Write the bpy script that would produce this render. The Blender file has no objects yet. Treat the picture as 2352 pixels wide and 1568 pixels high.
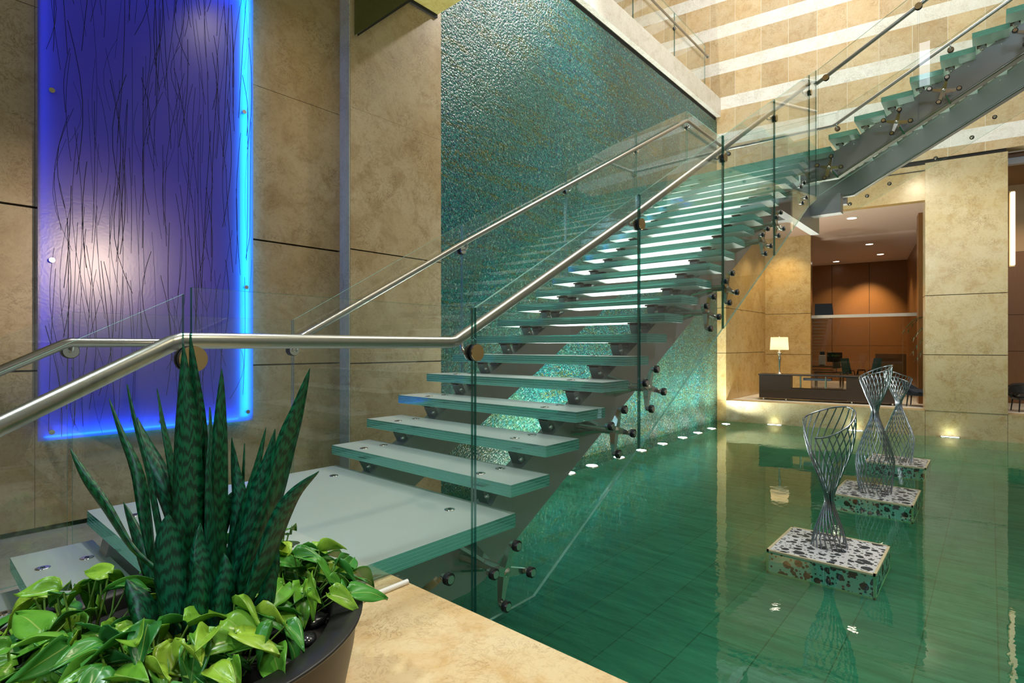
import bpy, bmesh, math, random
from mathutils import Vector, Matrix
PI = math.pi
R = math.radians
random.seed(7)
S = bpy.context.scene
COL = S.collection
# ------------------------------------------------------------------ camera, world, exposure
cd = bpy.data.cameras.new('camera'); cam = bpy.data.objects.new('camera', cd); COL.objects.link(cam)
cd.sensor_width = 36.0; cd.lens = 36.0 * 1253.0 / 2352.0
cd.shift_y = 10.0 / 2352.0; cd.clip_start = 0.05; cd.clip_end = 200
cam.location = (0, 0, 0.9); cam.rotation_euler = (R(90), 0, R(41.23 - 90))
S.camera = cam
S.view_settings.view_transform = 'Standard'; S.view_settings.look = 'None'
S.view_settings.gamma = 1.0; S.view_settings.use_curve_mapping = False
S.view_settings.exposure = 0.0
S.cycles.max_bounces = 9; S.cycles.diffuse_bounces = 3; S.cycles.glossy_bounces = 3
S.cycles.transmission_bounces = 6; S.cycles.transparent_max_bounces = 36
S.cycles.use_denoising = True; S.cycles.use_adaptive_sampling = True; S.cycles.adaptive_threshold = 0.02; S.cycles.sample_clamp_indirect = 6.0
S.cycles.caustics_reflective = False; S.cycles.caustics_refractive = False
W = bpy.data.worlds.new('world'); S.world = W; W.use_nodes = True
W.node_tree.nodes['Background'].inputs[0].default_value = (1.0, 0.86, 0.66, 1)
W.node_tree.nodes['Background'].inputs[1].default_value = 0.16

def area(name, loc, target, size, power, color, size_y=None, spread=180):
    d = bpy.data.lights.new(name, 'AREA'); d.energy = power; d.color = color; d.size = size; d.spread = R(spread)
    if size_y: d.shape = 'RECTANGLE'; d.size_y = size_y
    o = bpy.data.objects.new(name, d); COL.objects.link(o); o.location = loc
    o.rotation_euler = (Vector(target) - Vector(loc)).to_track_quat('-Z', 'Y').to_euler(); return o
def spot(name, loc, target, power, color, angle=50, blend=.5, radius=.05):
    d = bpy.data.lights.new(name, 'SPOT'); d.energy = power; d.color = color; d.spot_size = R(angle)
    d.spot_blend = blend; d.shadow_soft_size = radius
    o = bpy.data.objects.new(name, d); COL.objects.link(o); o.location = loc
    o.rotation_euler = (Vector(target) - Vector(loc)).to_track_quat('-Z', 'Y').to_euler(); return o
WARM = (1.0, 0.80, 0.52); NEUT = (1.0, 0.93, 0.82); COOL = (0.80, 0.95, 1.0)
# atrium ceiling lights high above the pool
area('atrium_skylight', (9.0, 0.5, 13.5), (9.0, 1.0, 0), 7, 900, NEUT, 6)
area('stringer_cool_fill', (-6.8, -3.2, 6.5), (9, 1.0, 3.6), 3.6, 1250, (.60, .79, 1.0), 3.4)  # cool fill added behind the camera to turn the upper stringers bluish
area('glass_streak_light', (-6.5, 1.7, 10.6), (8.5, .6, 4.5), .30, 7, (.80, .90, 1.0), 1.4)  # unseen light added for the white streak mirrored in the upper railing glass
area('far_wall_washer', (10.5, 3.0, 12.5), (15.2, 3.0, 7.0), 4, 175, NEUT, 5)
spot('mosaic_downlight', (8.3, 3.2, 8.6), (6.2, 5.56, 4.7), 680, (1, .96, .88), 95, .8, .15)
spot('wall_downlight', (2.9, 3.0, 5.5), (3.7, 5.75, 1.6), 330, (1.0, .86, .60), 80, .8, .12)
spot('panel_wall_light', (2.60, -1.9, 2.46), (1.12, 5.65, 1.50), 1000, (1, .78, .55), 19, .9, .14)  # unseen warm wall light, placed so its reflection falls on the panel
spot('ledge_downlight', (1.0, -0.6, 4.6), (0.75, 1.1, 0.0), 345, (1.0, .86, .62), 60, .7, .10)
spot('planter_downlight', (-0.7, 1.7, 3.6), (0.35, 1.3, 0.3), 230, (.82, .97, 1.0), 50, .7, .10)
spot('landing_downlight', (1.6, 3.0, 5.5), (1.6, 2.9, 0.0), 560, (.90, .97, 1.0), 60, .7, .15)
spot('sculpture_downlight', (4.6, -1.6, 5.5), (7.0, 1.2, -1.0), 600, (.86, .95, 1.0), 75, .7, .12)
spot('column_downlight', (12.0, 0.5, 5.4), (15.4, 0.5, 1.2), 420, (1.0, .88, .62), 90, .8, .10)

# ------------------------------------------------------------------ node helpers
class NT:
    def __init__(s, name):
        s.m = bpy.data.materials.new(name); s.m.use_nodes = True
        s.t = s.m.node_tree; s.t.nodes.clear(); s.out = s.n('ShaderNodeOutputMaterial')
    def n(s, typ, **kw):
        nd = s.t.nodes.new(typ)
        for k, v in kw.items():
            if k.startswith('i_'):
                key = k[2:]; key = int(key) if key.isdigit() else key.replace('_', ' ')
                s.put(nd.inputs[key], v)
            else: setattr(nd, k, v)
        return nd
    def put(s, sock, v):
        if hasattr(v, 'is_output'): s.t.links.new(v, sock)
        elif isinstance(v, bpy.types.Node): s.t.links.new(v.outputs[0], sock)
        elif isinstance(v, (tuple, list)) and len(v) == 3 and sock.type == 'RGBA': sock.default_value = (*v, 1)
        else: sock.default_value = v
    def math(s, op, a, b=0.0, c=0.0, clamp=False):
        nd = s.n('ShaderNodeMath', operation=op, use_clamp=clamp); s.put(nd.inputs[0], a); s.put(nd.inputs[1], b)
        if op in ('SMOOTH_MIN', 'MULTIPLY_ADD', 'COMPARE'): s.put(nd.inputs[2], c)
        return nd.outputs[0]
    def mix(s, f, a, b, blend='MIX'):
        nd = s.n('ShaderNodeMix', data_type='RGBA', blend_type=blend)
        s.put(nd.inputs[0], f); s.put(nd.inputs[6], a); s.put(nd.inputs[7], b); return nd.outputs[2]
    def ramp(s, f, stops):
        nd = s.n('ShaderNodeValToRGB'); s.put(nd.inputs[0], f); cr = nd.color_ramp
        while len(cr.elements) < len(stops): cr.elements.new(.5)
        for e, (p, c) in zip(cr.elements, stops):
            e.position = p; e.color = (*c, 1) if len(c) == 3 else c
        return nd.outputs[0]
    def coord(s, which='Object', scale=None, rot=None):
        o = s.n('ShaderNodeTexCoord').outputs[which]
        if scale or rot:
            mp = s.n('ShaderNodeMapping'); s.put(mp.inputs[0], o)
            if scale: mp.inputs[3].default_value = scale
            if rot: mp.inputs[2].default_value = rot
            o = mp.outputs[0]
        return o
    def noise(s, vec, scale, detail=4, rough=.55, dist=0):
        nd = s.n('ShaderNodeTexNoise'); s.put(nd.inputs['Vector'], vec)
        nd.inputs['Scale'].default_value = scale; nd.inputs['Detail'].default_value = detail
        nd.inputs['Roughness'].default_value = rough; nd.inputs['Distortion'].default_value = dist
        return nd.outputs[0]
    def bump(s, h, strength=.3, dist=.02, normal=None):
        nd = s.n('ShaderNodeBump'); s.put(nd.inputs['Height'], h)
        nd.inputs['Strength'].default_value = strength; nd.inputs['Distance'].default_value = dist
        if normal is not None: s.put(nd.inputs['Normal'], normal)
        return nd.outputs[0]
    def fresnel(s, ior=1.5, normal=None):
        g = s.n('ShaderNodeNewGeometry'); inv = s.n('ShaderNodeMix', data_type='FLOAT')
        s.put(inv.inputs[0], g.outputs['Backfacing']); inv.inputs[2].default_value = ior; inv.inputs[3].default_value = 1 / ior
        f = s.n('ShaderNodeFresnel'); s.put(f.inputs[0], inv.outputs[0])
        if normal is not None: s.put(f.inputs[1], normal)
        return f.outputs[0]
    def shmix(s, f, a, b):
        nd = s.n('ShaderNodeMixShader'); s.put(nd.inputs[0], f)
        s.t.links.new(a if hasattr(a, 'is_output') else a.outputs[0], nd.inputs[1])
        s.t.links.new(b if hasattr(b, 'is_output') else b.outputs[0], nd.inputs[2]); return nd.outputs[0]
    def done(s, sh):
        s.t.links.new(sh if hasattr(sh, 'is_output') else sh.outputs[0], s.out.inputs[0]); return s.m
    def pbr(s, color, rough=.5, metal=0.0, spec=.5, normal=None, **kw):
        p = s.n('ShaderNodeBsdfPrincipled'); s.put(p.inputs['Base Color'], color); s.put(p.inputs['Roughness'], rough)
        s.put(p.inputs['Metallic'], metal); s.put(p.inputs['Specular IOR Level'], spec)
        if normal is not None: s.put(p.inputs['Normal'], normal)
        for k, v in kw.items(): s.put(p.inputs[k.replace('_', ' ')], v)
        return p
def plain(name, color, rough=.5, metal=0.0, spec=.5):
    t = NT(name); return t.done(t.pbr(color, rough, metal, spec))
def emit(name, color, power):
    t = NT(name); return t.done(t.n('ShaderNodeEmission', i_0=color, i_1=power))

def limestone(t, vec, base, dark, pale, seed=0):
    mp = t.n('ShaderNodeMapping'); t.put(mp.inputs[0], vec); mp.inputs[1].default_value = (seed, seed * 2.3, seed * .7); v = mp.outputs[0]
    n1 = t.noise(v, .9, 5, .6, .4); n2 = t.noise(v, 4.2, 6, .7, .6); n3 = t.noise(v, 38, 6, .75, .8)
    c = t.mix(t.ramp(n1, [(.35, (0, 0, 0)), (.68, (1, 1, 1))]), base, pale)
    c = t.mix(t.math('MULTIPLY', t.ramp(n2, [(.48, (0, 0, 0)), (.72, (1, 1, 1))]), .75), c, dark)
    vn = t.noise(v, 7.5, 7, .66, 2.2)
    vein = t.math('SUBTRACT', 1.0, t.math('MULTIPLY', t.math('ABSOLUTE', t.math('SUBTRACT', vn, .5)), 40, clamp=True))
    mask = t.ramp(t.noise(v, 2.6, 3), [(.42, (0, 0, 0)), (.62, (1, 1, 1))])
    c = t.mix(t.math('MULTIPLY', t.math('MULTIPLY', vein, mask), .70), c, (dark[0] * .42, dark[1] * .36, dark[2] * .3))
    c = t.mix(t.math('MULTIPLY', t.ramp(n3, [(.36, (1, 1, 1)), (.50, (0, 0, 0))]), .27), c, (dark[0] * .6, dark[1] * .55, dark[2] * .5))
    return c, n2
TAN = ((.41, .29, .15), (.27, .165, .065), (.50, .40, .26))
def stone_mat(name, base, dark, pale, rough=.32, seed=0):
    t = NT(name); c, h = limestone(t, t.coord(), base, dark, pale, seed)
    return t.done(t.pbr(c, rough, 0, .45, t.bump(h, .06, .01)))
M = {}
M['stone'] = stone_mat('tan_limestone', *TAN, .34)
M['stone_gold'] = stone_mat('golden_limestone', (.50, .34, .13), (.36, .21, .06), (.55, .42, .22), .22, 3)
M['stone_column'] = stone_mat('pale_yellow_limestone', (.52, .41, .22), (.40, .26, .09), (.58, .50, .33), .25, 5)
M['stone_ledge'] = stone_mat('honed_yellow_marble', (.62, .43, .20), (.50, .27, .08), (.66, .53, .32), .28, 9)
M['stone_pale'] = stone_mat('pale_stone_and_lit_side', (.52, .48, .40), (.42, .36, .26), (.60, .57, .50), .4, 2)
M['stone_white'] = stone_mat('white_travertine', (.74, .70, .62), (.60, .53, .42), (.80, .77, .71), .4, 4)
M['stone_grey'] = stone_mat('grey_floor_stone', (.30, .29, .26), (.22, .20, .17), (.36, .35, .32), .3, 6)
M['joint'] = plain('dark_shadow_gap', (.012, .011, .010), .8)
def mat_stripe():
    t = NT('striped_stone'); v = t.coord(); sx = t.n('ShaderNodeSeparateXYZ'); t.put(sx.inputs[0], v)
    tan, h = limestone(t, v, (.56, .41, .22), (.46, .29, .12), (.62, .51, .34), 1)
    wht, h2 = limestone(t, v, (.78, .74, .66), (.66, .59, .48), (.84, .81, .75), 8)
    zf = t.math('FRACT', t.math('DIVIDE', t.math('SUBTRACT', sx.outputs[2], 7.25 - 9.7), .97))
    isw = t.math('LESS_THAN', zf, .345)
    row = t.math('FLOOR', t.math('DIVIDE', t.math('SUBTRACT', sx.outputs[2], 7.25 - 9.7), .97))
    col = t.math('FLOOR', t.math('DIVIDE', t.math('SUBTRACT', sx.outputs[0], .22), .635))
    wn = t.n('ShaderNodeTexWhiteNoise', noise_dimensions='2D'); cb = t.n('ShaderNodeCombineXYZ'); t.put(cb.inputs[0], row); t.put(cb.inputs[1], col)
    t.put(wn.inputs['Vector'], cb.outputs[0])
    tan = t.mix(1.0, tan, t.mix(wn.outputs[0], (.86, .82, .76), (1.12, 1.08, 1.02)), 'MULTIPLY')
    jf = t.math('FRACT', t.math('DIVIDE', t.math('SUBTRACT', sx.outputs[0], .22), .635))
    j = t.math('LESS_THAN', jf, .02)
    tan = t.mix(j, tan, (.66, .57, .42))
    c = t.mix(isw, tan, wht)
    return t.done(t.pbr(c, .42, 0, .4, t.bump(t.math('MULTIPLY', isw, 1.0), .6, .02)))
M['stripe'] = mat_stripe()
def mat_mosaic():
    t = NT('pebbled_glass_mosaic'); v = t.coord(scale=(1, 1, 1))
    def vor(sc, feat='F1', out='Distance'):
        nd = t.n('ShaderNodeTexVoronoi', feature=feat); t.put(nd.inputs['Vector'], v); nd.inputs['Scale'].default_value = sc
        return nd
    a = vor(30); b = vor(52); big = t.noise(v, .55, 3, .6)
    sep = t.n('ShaderNodeSeparateColor'); t.put(sep.inputs[0], a.outputs['Color'])
    sepb = t.n('ShaderNodeSeparateColor'); t.put(sepb.inputs[0], b.outputs['Color'])
    sel = t.math('GREATER_THAN', sepb.outputs[1], .55)
    rnd = t.mix(sel, sep.outputs[0], sepb.outputs[0])
    c = t.ramp(rnd, [(0, (.004, .075, .080)), (.25, (.006, .17, .155)), (.5, (.015, .26, .22)), (.68, (.008, .13, .18)), (.8, (.006, .07, .16)), (.9, (.08, .32, .28)), (1, (.28, .42, .34))])
    gold = t.ramp(rnd, [(0, (.025, .050, .014)), (.5, (.085, .125, .022)), (.8, (.22, .21, .035)), (1, (.03, .20, .15))])
    gm = t.noise(v, 1.15, 6, .68, .5)
    sz = t.n('ShaderNodeSeparateXYZ'); t.put(sz.inputs[0], v)
    gm = t.math('ADD', gm, t.math('ADD', t.math('MULTIPLY', t.math('SUBTRACT', 2.2, sz.outputs[2]), .030), t.math('MULTIPLY', t.math('SUBTRACT', sz.outputs[0], 9.5), .012)))
    gmask = t.ramp(gm, [(.46, (0, 0, 0)), (.60, (1, 1, 1))])
    mp = t.n('ShaderNodeMapping'); t.put(mp.inputs[0], v); mp.inputs[2].default_value = (0, R(33), 0); mp.inputs[3].default_value = (.10, 1, 1.0)
    vn = t.noise(mp.outputs[0], 1.25, 6, .62, .5)
    vein = t.math('SUBTRACT', 1.0, t.math('MULTIPLY', t.math('ABSOLUTE', t.math('SUBTRACT', vn, .5)), 38, clamp=True))
    gr = t.math('MULTIPLY', t.math('MAXIMUM', t.math('MULTIPLY', gmask, .6), vein), t.math('GREATER_THAN', sep.outputs[2], .35))
    c = t.mix(gr, c, gold)
    green = t.ramp(big, [(.42, (0, 0, 0)), (.66, (1, 1, 1))])
    c = t.mix(t.math('MULTIPLY', green, .45), c, t.mix(rnd, (.02, .10, .05), (.08, .24, .12)))
    e = vor(30, 'DISTANCE_TO_EDGE')
    c = t.mix(t.math('LESS_THAN', e.outputs['Distance'], .05), c, (.012, .035, .03))
    c = t.mix(1.0, c, (.72, .74, .78), 'MULTIPLY')
    h = t.math('ADD', t.math('MULTIPLY', a.outputs['Distance'], -1.0), t.math('MULTIPLY', b.outputs['Distance'], -.5))
    tilt = t.math('MULTIPLY', t.noise(v, 34, 2), .5)
    nb = t.bump(t.math('ADD', h, tilt), .40, .022)
    return t.done(t.pbr(c, .27, 0, .45, nb))
M['mosaic'] = mat_mosaic()
def glass_mat(name, tint, ior=1.5, rough=0.0, extra=1.0):
    t = NT(name); f = t.math('MULTIPLY', t.fresnel(ior), extra, clamp=True)
    return t.done(t.shmix(f, t.n('ShaderNodeBsdfTransparent', i_0=tint), t.n('ShaderNodeBsdfGlossy', i_0=(1, 1, 1), i_1=rough)))
M['glass'] = glass_mat('clear_glass', (.965, .985, .975))
M['glass_dim'] = glass_mat('partition_glass', (.80, .78, .74))
M['glass_green'] = glass_mat('green_tinted_glass', (.34, .42, .22))
def edge_mat(name, dcol, tcol, dif=.35, gl=.25):
    t = NT(name)
    a = t.shmix(dif, t.n('ShaderNodeBsdfTransparent', i_0=tcol), t.n('ShaderNodeBsdfDiffuse', i_0=dcol))
    return t.done(t.shmix(gl, a, t.n('ShaderNodeBsdfGlossy', i_0=(.8, .95, .92), i_1=.08)))
M['glass_edge'] = edge_mat('green_glass_edge', (.006, .10, .085), (.10, .42, .36), .60, .16)
M['glass_edge_lit'] = edge_mat('lit_glass_edge', (.30, .60, .52), (.55, .85, .78), .45, .22)  # same cut edge as above, painted brighter where light catches it
def tread_edge():
    t = NT('laminated_glass_edge'); sx = t.n('ShaderNodeSeparateXYZ'); t.put(sx.inputs[0], t.coord())
    fr = t.math('FRACT', t.math('MULTIPLY', sx.outputs[2], 1 / .0165))
    line = t.math('LESS_THAN', fr, .17)
    nz = t.noise(t.coord(scale=(2, 3, 60)), 3, 3)
    a = t.shmix(.42, t.n('ShaderNodeBsdfTransparent', i_0=(.34, .78, .70)), t.n('ShaderNodeBsdfDiffuse', i_0=t.mix(nz, (.015, .19, .165), (.12, .56, .49))))
    b = t.shmix(t.math('ADD', .10, t.math('MULTIPLY', t.fresnel(1.5), .6)), a, t.n('ShaderNodeBsdfGlossy', i_0=(.85, 1, .97), i_1=.06))
    tr = t.shmix(.5, t.n('ShaderNodeBsdfDiffuse', i_0=(.30, .66, .58)), t.n('ShaderNodeBsdfTranslucent', i_0=(.30, .66, .58)))
    return t.done(t.shmix(line, b, tr))
M['tread_edge'] = tread_edge()
def frosted(name, dcol, tcol, trans, rough=.35):
    t = NT(name); v = t.coord(); nz = t.noise(v, 3.0, 5, .6)
    d = t.mix(nz, tuple(c * .86 for c in dcol), dcol)
    a = t.shmix(trans, t.n('ShaderNodeBsdfDiffuse', i_0=d), t.n('ShaderNodeBsdfTranslucent', i_0=tcol))
    g = t.n('ShaderNodeBsdfGlossy', i_0=(1, 1, 1), i_1=rough)
    return t.done(t.shmix(t.math('MULTIPLY', t.fresnel(1.45), .9), a, g))
M['frost_top'] = frosted('frosted_glass_top', (.57, .62, .60), (.62, .86, .80), .42)
M['frost_under_lit'] = frosted('lit_frosted_underside', (.86, .94, .88), (.75, .92, .85), .35)  # painted paler than the top, for the light from below
def steel(name, col, rough, aniso=None, metal=1.0):
    t = NT(name); v = t.coord(scale=(3, 3, 120) if aniso is None else aniso); nz = t.noise(v, 4, 3)
    return t.done(t.pbr(col, t.math('ADD', rough, t.math('MULTIPLY', nz, .12)), metal))
M['steel'] = steel('brushed_steel', (.38, .36, .33), .25)
M['stringer'] = steel('satin_stainless_plate', (.40, .385, .39), .38, (.5, .5, 25), .72)
M['wire'] = plain('dark_steel_wire', (.33, .34, .37), .25, 1)
M['chrome'] = plain('polished_steel', (.70, .69, .67), .12, 1)
M['bolt'] = plain('dark_bolt_steel', (.12, .13, .15), .25, 1)
M['rubber'] = plain('black_rubber_ring', (.01, .01, .011), .4)
M['bronze'] = plain('brushed_brass_disc', (.62, .44, .22), .28, 1)
M['bracket'] = plain('dark_grey_steel', (.24, .25, .28), .36, .8)
def mat_water():
    t = NT('pool_water'); v = t.coord()
    n1 = t.noise(v, 3.2, 3, .5, .3); n2 = t.noise(v, 14, 2, .5)
    mask = t.math('ADD', .25, t.math('MULTIPLY', t.ramp(t.noise(v, .45, 2), [(.45, (0, 0, 0)), (.7, (1, 1, 1))]), .75))
    nb = t.bump(t.math('MULTIPLY', t.math('ADD', n1, t.math('MULTIPLY', n2, .22)), mask), .10, .035)
    f = t.fresnel(1.33, nb)
    g = t.n('ShaderNodeBsdfGlossy', i_0=(1, 1, 1), i_1=.012); t.put(g.inputs['Normal'], nb)
    return t.done(t.shmix(f, t.n('ShaderNodeBsdfTransparent', i_0=(.39, .87, .67)), g))
M['water'] = mat_water()
def mat_pooltile():
    t = NT('pool_slate_tiles'); mp = t.n('ShaderNodeMapping'); t.put(mp.inputs[0], t.coord()); mp.inputs[1].default_value = (.35, .045, 0)
    b = t.n('ShaderNodeTexBrick', offset=.5); t.put(b.inputs['Vector'], mp.outputs[0])
    b.inputs['Color1'].default_value = (.10, .165, .14, 1); b.inputs['Color2'].default_value = (.068, .118, .10, 1); b.inputs['Mortar'].default_value = (.055, .06, .035, 1)
    b.inputs['Scale'].default_value = 1; b.inputs['Mortar Size'].default_value = .005; b.inputs['Brick Width'].default_value = .9; b.inputs['Row Height'].default_value = .435
    st = t.noise(t.coord(scale=(3.5, .5, 1)), 3.2, 5, .7, .5)
    c = t.mix(t.math('MULTIPLY', t.ramp(st, [(.42, (0, 0, 0)), (.7, (1, 1, 1))]), .45), b.outputs[0], (.24, .36, .30))
    c = t.mix(t.math('MULTIPLY', t.ramp(st, [(.28, (1, 1, 1)), (.45, (0, 0, 0))]), .5), c, (.07, .105, .095))
    return t.done(t.pbr(c, .55))
M['pooltile'] = mat_pooltile()
def mat_dots():
    t = NT('pebble_dot_mosaic'); uv = t.coord('UV'); dark = None
    for sc, lo, hi, seed in ((6.5, .0, .50, 0), (11.0, .06, .48, 3.3), (23, .08, .42, 7.7)):
        mp = t.n('ShaderNodeMapping'); t.put(mp.inputs[0], uv); mp.inputs[1].default_value = (seed, seed * 1.7, 0)
        vo = t.n('ShaderNodeTexVoronoi', voronoi_dimensions='2D'); t.put(vo.inputs['Vector'], mp.outputs[0]); vo.inputs['Scale'].default_value = sc; vo.inputs['Randomness'].default_value = .85
        sp = t.n('ShaderNodeSeparateColor'); t.put(sp.inputs[0], vo.outputs['Color'])
        rad = t.math('ADD', lo - .12, t.math('MULTIPLY', sp.outputs[0], hi))
        d = t.math('LESS_THAN', vo.outputs['Distance'], rad); dark = d if dark is None else t.math('MAXIMUM', dark, d)
    base = t.mix(t.noise(uv, 2.5, 4), (.52, .50, .50), (.72, .69, .68))
    return t.done(t.pbr(t.mix(dark, base, (.018, .024, .032)), .6))
M['dots'] = mat_dots()
M['cream'] = plain('cream_edge_tile', (.60, .50, .30), .5)
def mat_wood(name, a, b, sc=(9, 9, .7)):
    t = NT(name); n = t.noise(t.coord(scale=sc), 5, 5, .6, .4); n2 = t.noise(t.coord(scale=(40, 40, 1.5)), 4, 3)
    return t.done(t.pbr(t.mix(t.math('ADD', t.math('MULTIPLY', n, .7), t.math('MULTIPLY', n2, .3)), a, b), .35))
M['wood'] = mat_wood('cherry_wood_panel', (.17, .070, .020), (.28, .125, .036))
M['wood_dark'] = mat_wood('dark_walnut', (.030, .018, .011), (.065, .040, .024), (1, 9, 9))
M['tan_paint'] = plain('warm_tan_plaster', (.52, .34, .19), .7)
M['ceiling'] = plain('rosy_beige_ceiling', (.56, .40, .31), .75)
M['gold_soffit'] = stone_mat('gold_leaf_soffit', (.44, .36, .09), (.34, .24, .045), (.52, .45, .16), .45, 11)
M['white'] = plain('white_enamel', (.80, .80, .78), .35)
M['lavender'] = plain('lavender_white_trim', (.72, .70, .80), .4)
M['black'] = plain('black_plastic', (.008, .008, .009), .35)
M['navy'] = plain('navy_fabric', (.010, .018, .035), .8)
M['teal_fab'] = plain('teal_mesh_fabric', (.015, .10, .11), .7)
M['shade'] = NT('lamp_shade_linen')
t = M['shade']; M['shade'] = t.done(t.shmix(.35, t.n('ShaderNodeBsdfTranslucent', i_0=(.95, .88, .72)), t.n('ShaderNodeEmission', i_0=(1, .82, .52), i_1=1.15)))
M['bulb'] = emit('downlight_glow', (1, .88, .68), 14)
M['poollamp'] = emit('pool_lamp_glow', (.86, 1, .97), 16)
M['poollamp_warm'] = emit('pool_strip_glow', (.95, 1, .82), 9)
M['sconce'] = emit('sconce_glow', (1, .74, .42), 2.6)
M['pot'] = plain('dark_bronze_pot', (.050, .036, .028), .42, .35)
M['pot_rim'] = plain('black_pot_lip', (.012, .011, .010), .38)
M['soil'] = plain('black_soil', (.010, .008, .006), .95)
M['pebble'] = plain('polished_black_pebble', (.018, .018, .020), .18)
def mat_snake():
    t = NT('snake_plant_leaf'); uv = t.coord('UV'); sx = t.n('ShaderNodeSeparateXYZ'); t.put(sx.inputs[0], uv)
    wob = t.noise(uv, 6, 5, .7, 1.0)
    band = t.math('SINE', t.math('ADD', t.math('MULTIPLY', sx.outputs[1], 230), t.math('MULTIPLY', wob, 26)))
    g = t.ramp(t.math('MULTIPLY_ADD', band, .5, .5), [(.15, (.001, .026, .014)), (.8, (.002, .095, .045))])
    oi = t.n('ShaderNodeObjectInfo')
    c = t.mix(t.math('MULTIPLY', oi.outputs['Random'], .55), g, t.mix(1.0, g, (1.6, 1.0, .35), 'MULTIPLY'))
    return t.done(t.pbr(c, .38, 0, .4))
M['snake'] = mat_snake()
def mat_pothos():
    t = NT('pothos_leaf'); uv = t.coord('UV'); oi = t.n('ShaderNodeObjectInfo'); sx = t.n('ShaderNodeSeparateXYZ'); t.put(sx.inputs[0], uv)
    rc = t.ramp(oi.outputs['Random'], [(0, (.025, .17, .035)), (.35, (.065, .29, .035)), (.7, (.17, .42, .035)), (1, (.36, .54, .05))])
    nz = t.noise(t.coord('Object', scale=(1, 1, 1)), 26, 5, .75, 1.4)
    c = t.mix(t.math('MULTIPLY', t.ramp(nz, [(.5, (0, 0, 0)), (.62, (1, 1, 1))]), .45), rc, (.05, .22, .02))
    mid = t.math('LESS_THAN', t.math('ABSOLUTE', t.math('SUBTRACT', sx.outputs[0], .5)), .018)
    c = t.mix(t.math('MULTIPLY', mid, .6), c, (.42, .55, .14))
    p = t.pbr(c, .28, 0, .5)
    return t.done(t.shmix(.22, p, t.n('ShaderNodeBsdfTranslucent', i_0=c)))
M['pothos'] = mat_pothos()
M['stem'] = plain('pale_green_stem', (.16, .30, .05), .5)
M['palm'] = plain('palm_green', (.015, .045, .012), .45)
def mat_panel():
    t = NT('blue_backlit_resin'); v = t.coord(); nz = t.noise(v, 55, 2, .5)
    nb = t.bump(nz, .10, .004)
    a = t.shmix(.42, t.n('ShaderNodeBsdfTranslucent', i_0=(.55, .60, 1.0)), t.n('ShaderNodeBsdfDiffuse', i_0=(.15, .08, .22)))
    a = t.shmix(.26, a, t.n('ShaderNodeBsdfTransparent', i_0=(.5, .8, 1)))
    g = t.n('ShaderNodeBsdfGlossy', i_0=(1, .95, .95), i_1=.24); t.put(g.inputs['Normal'], nb)
    return t.done(t.shmix(t.math('MULTIPLY', t.fresnel(1.5, nb), .9), a, g))
M['panel'] = mat_panel()
M['led'] = emit('blue_led_strip', (.0, .42, 1.0), 16)
M['backlight'] = emit('blue_backlight', (.10, .10, 1.0), .30)
M['reed'] = plain('dark_dried_reed', (.006, .006, .014), .7)
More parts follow.
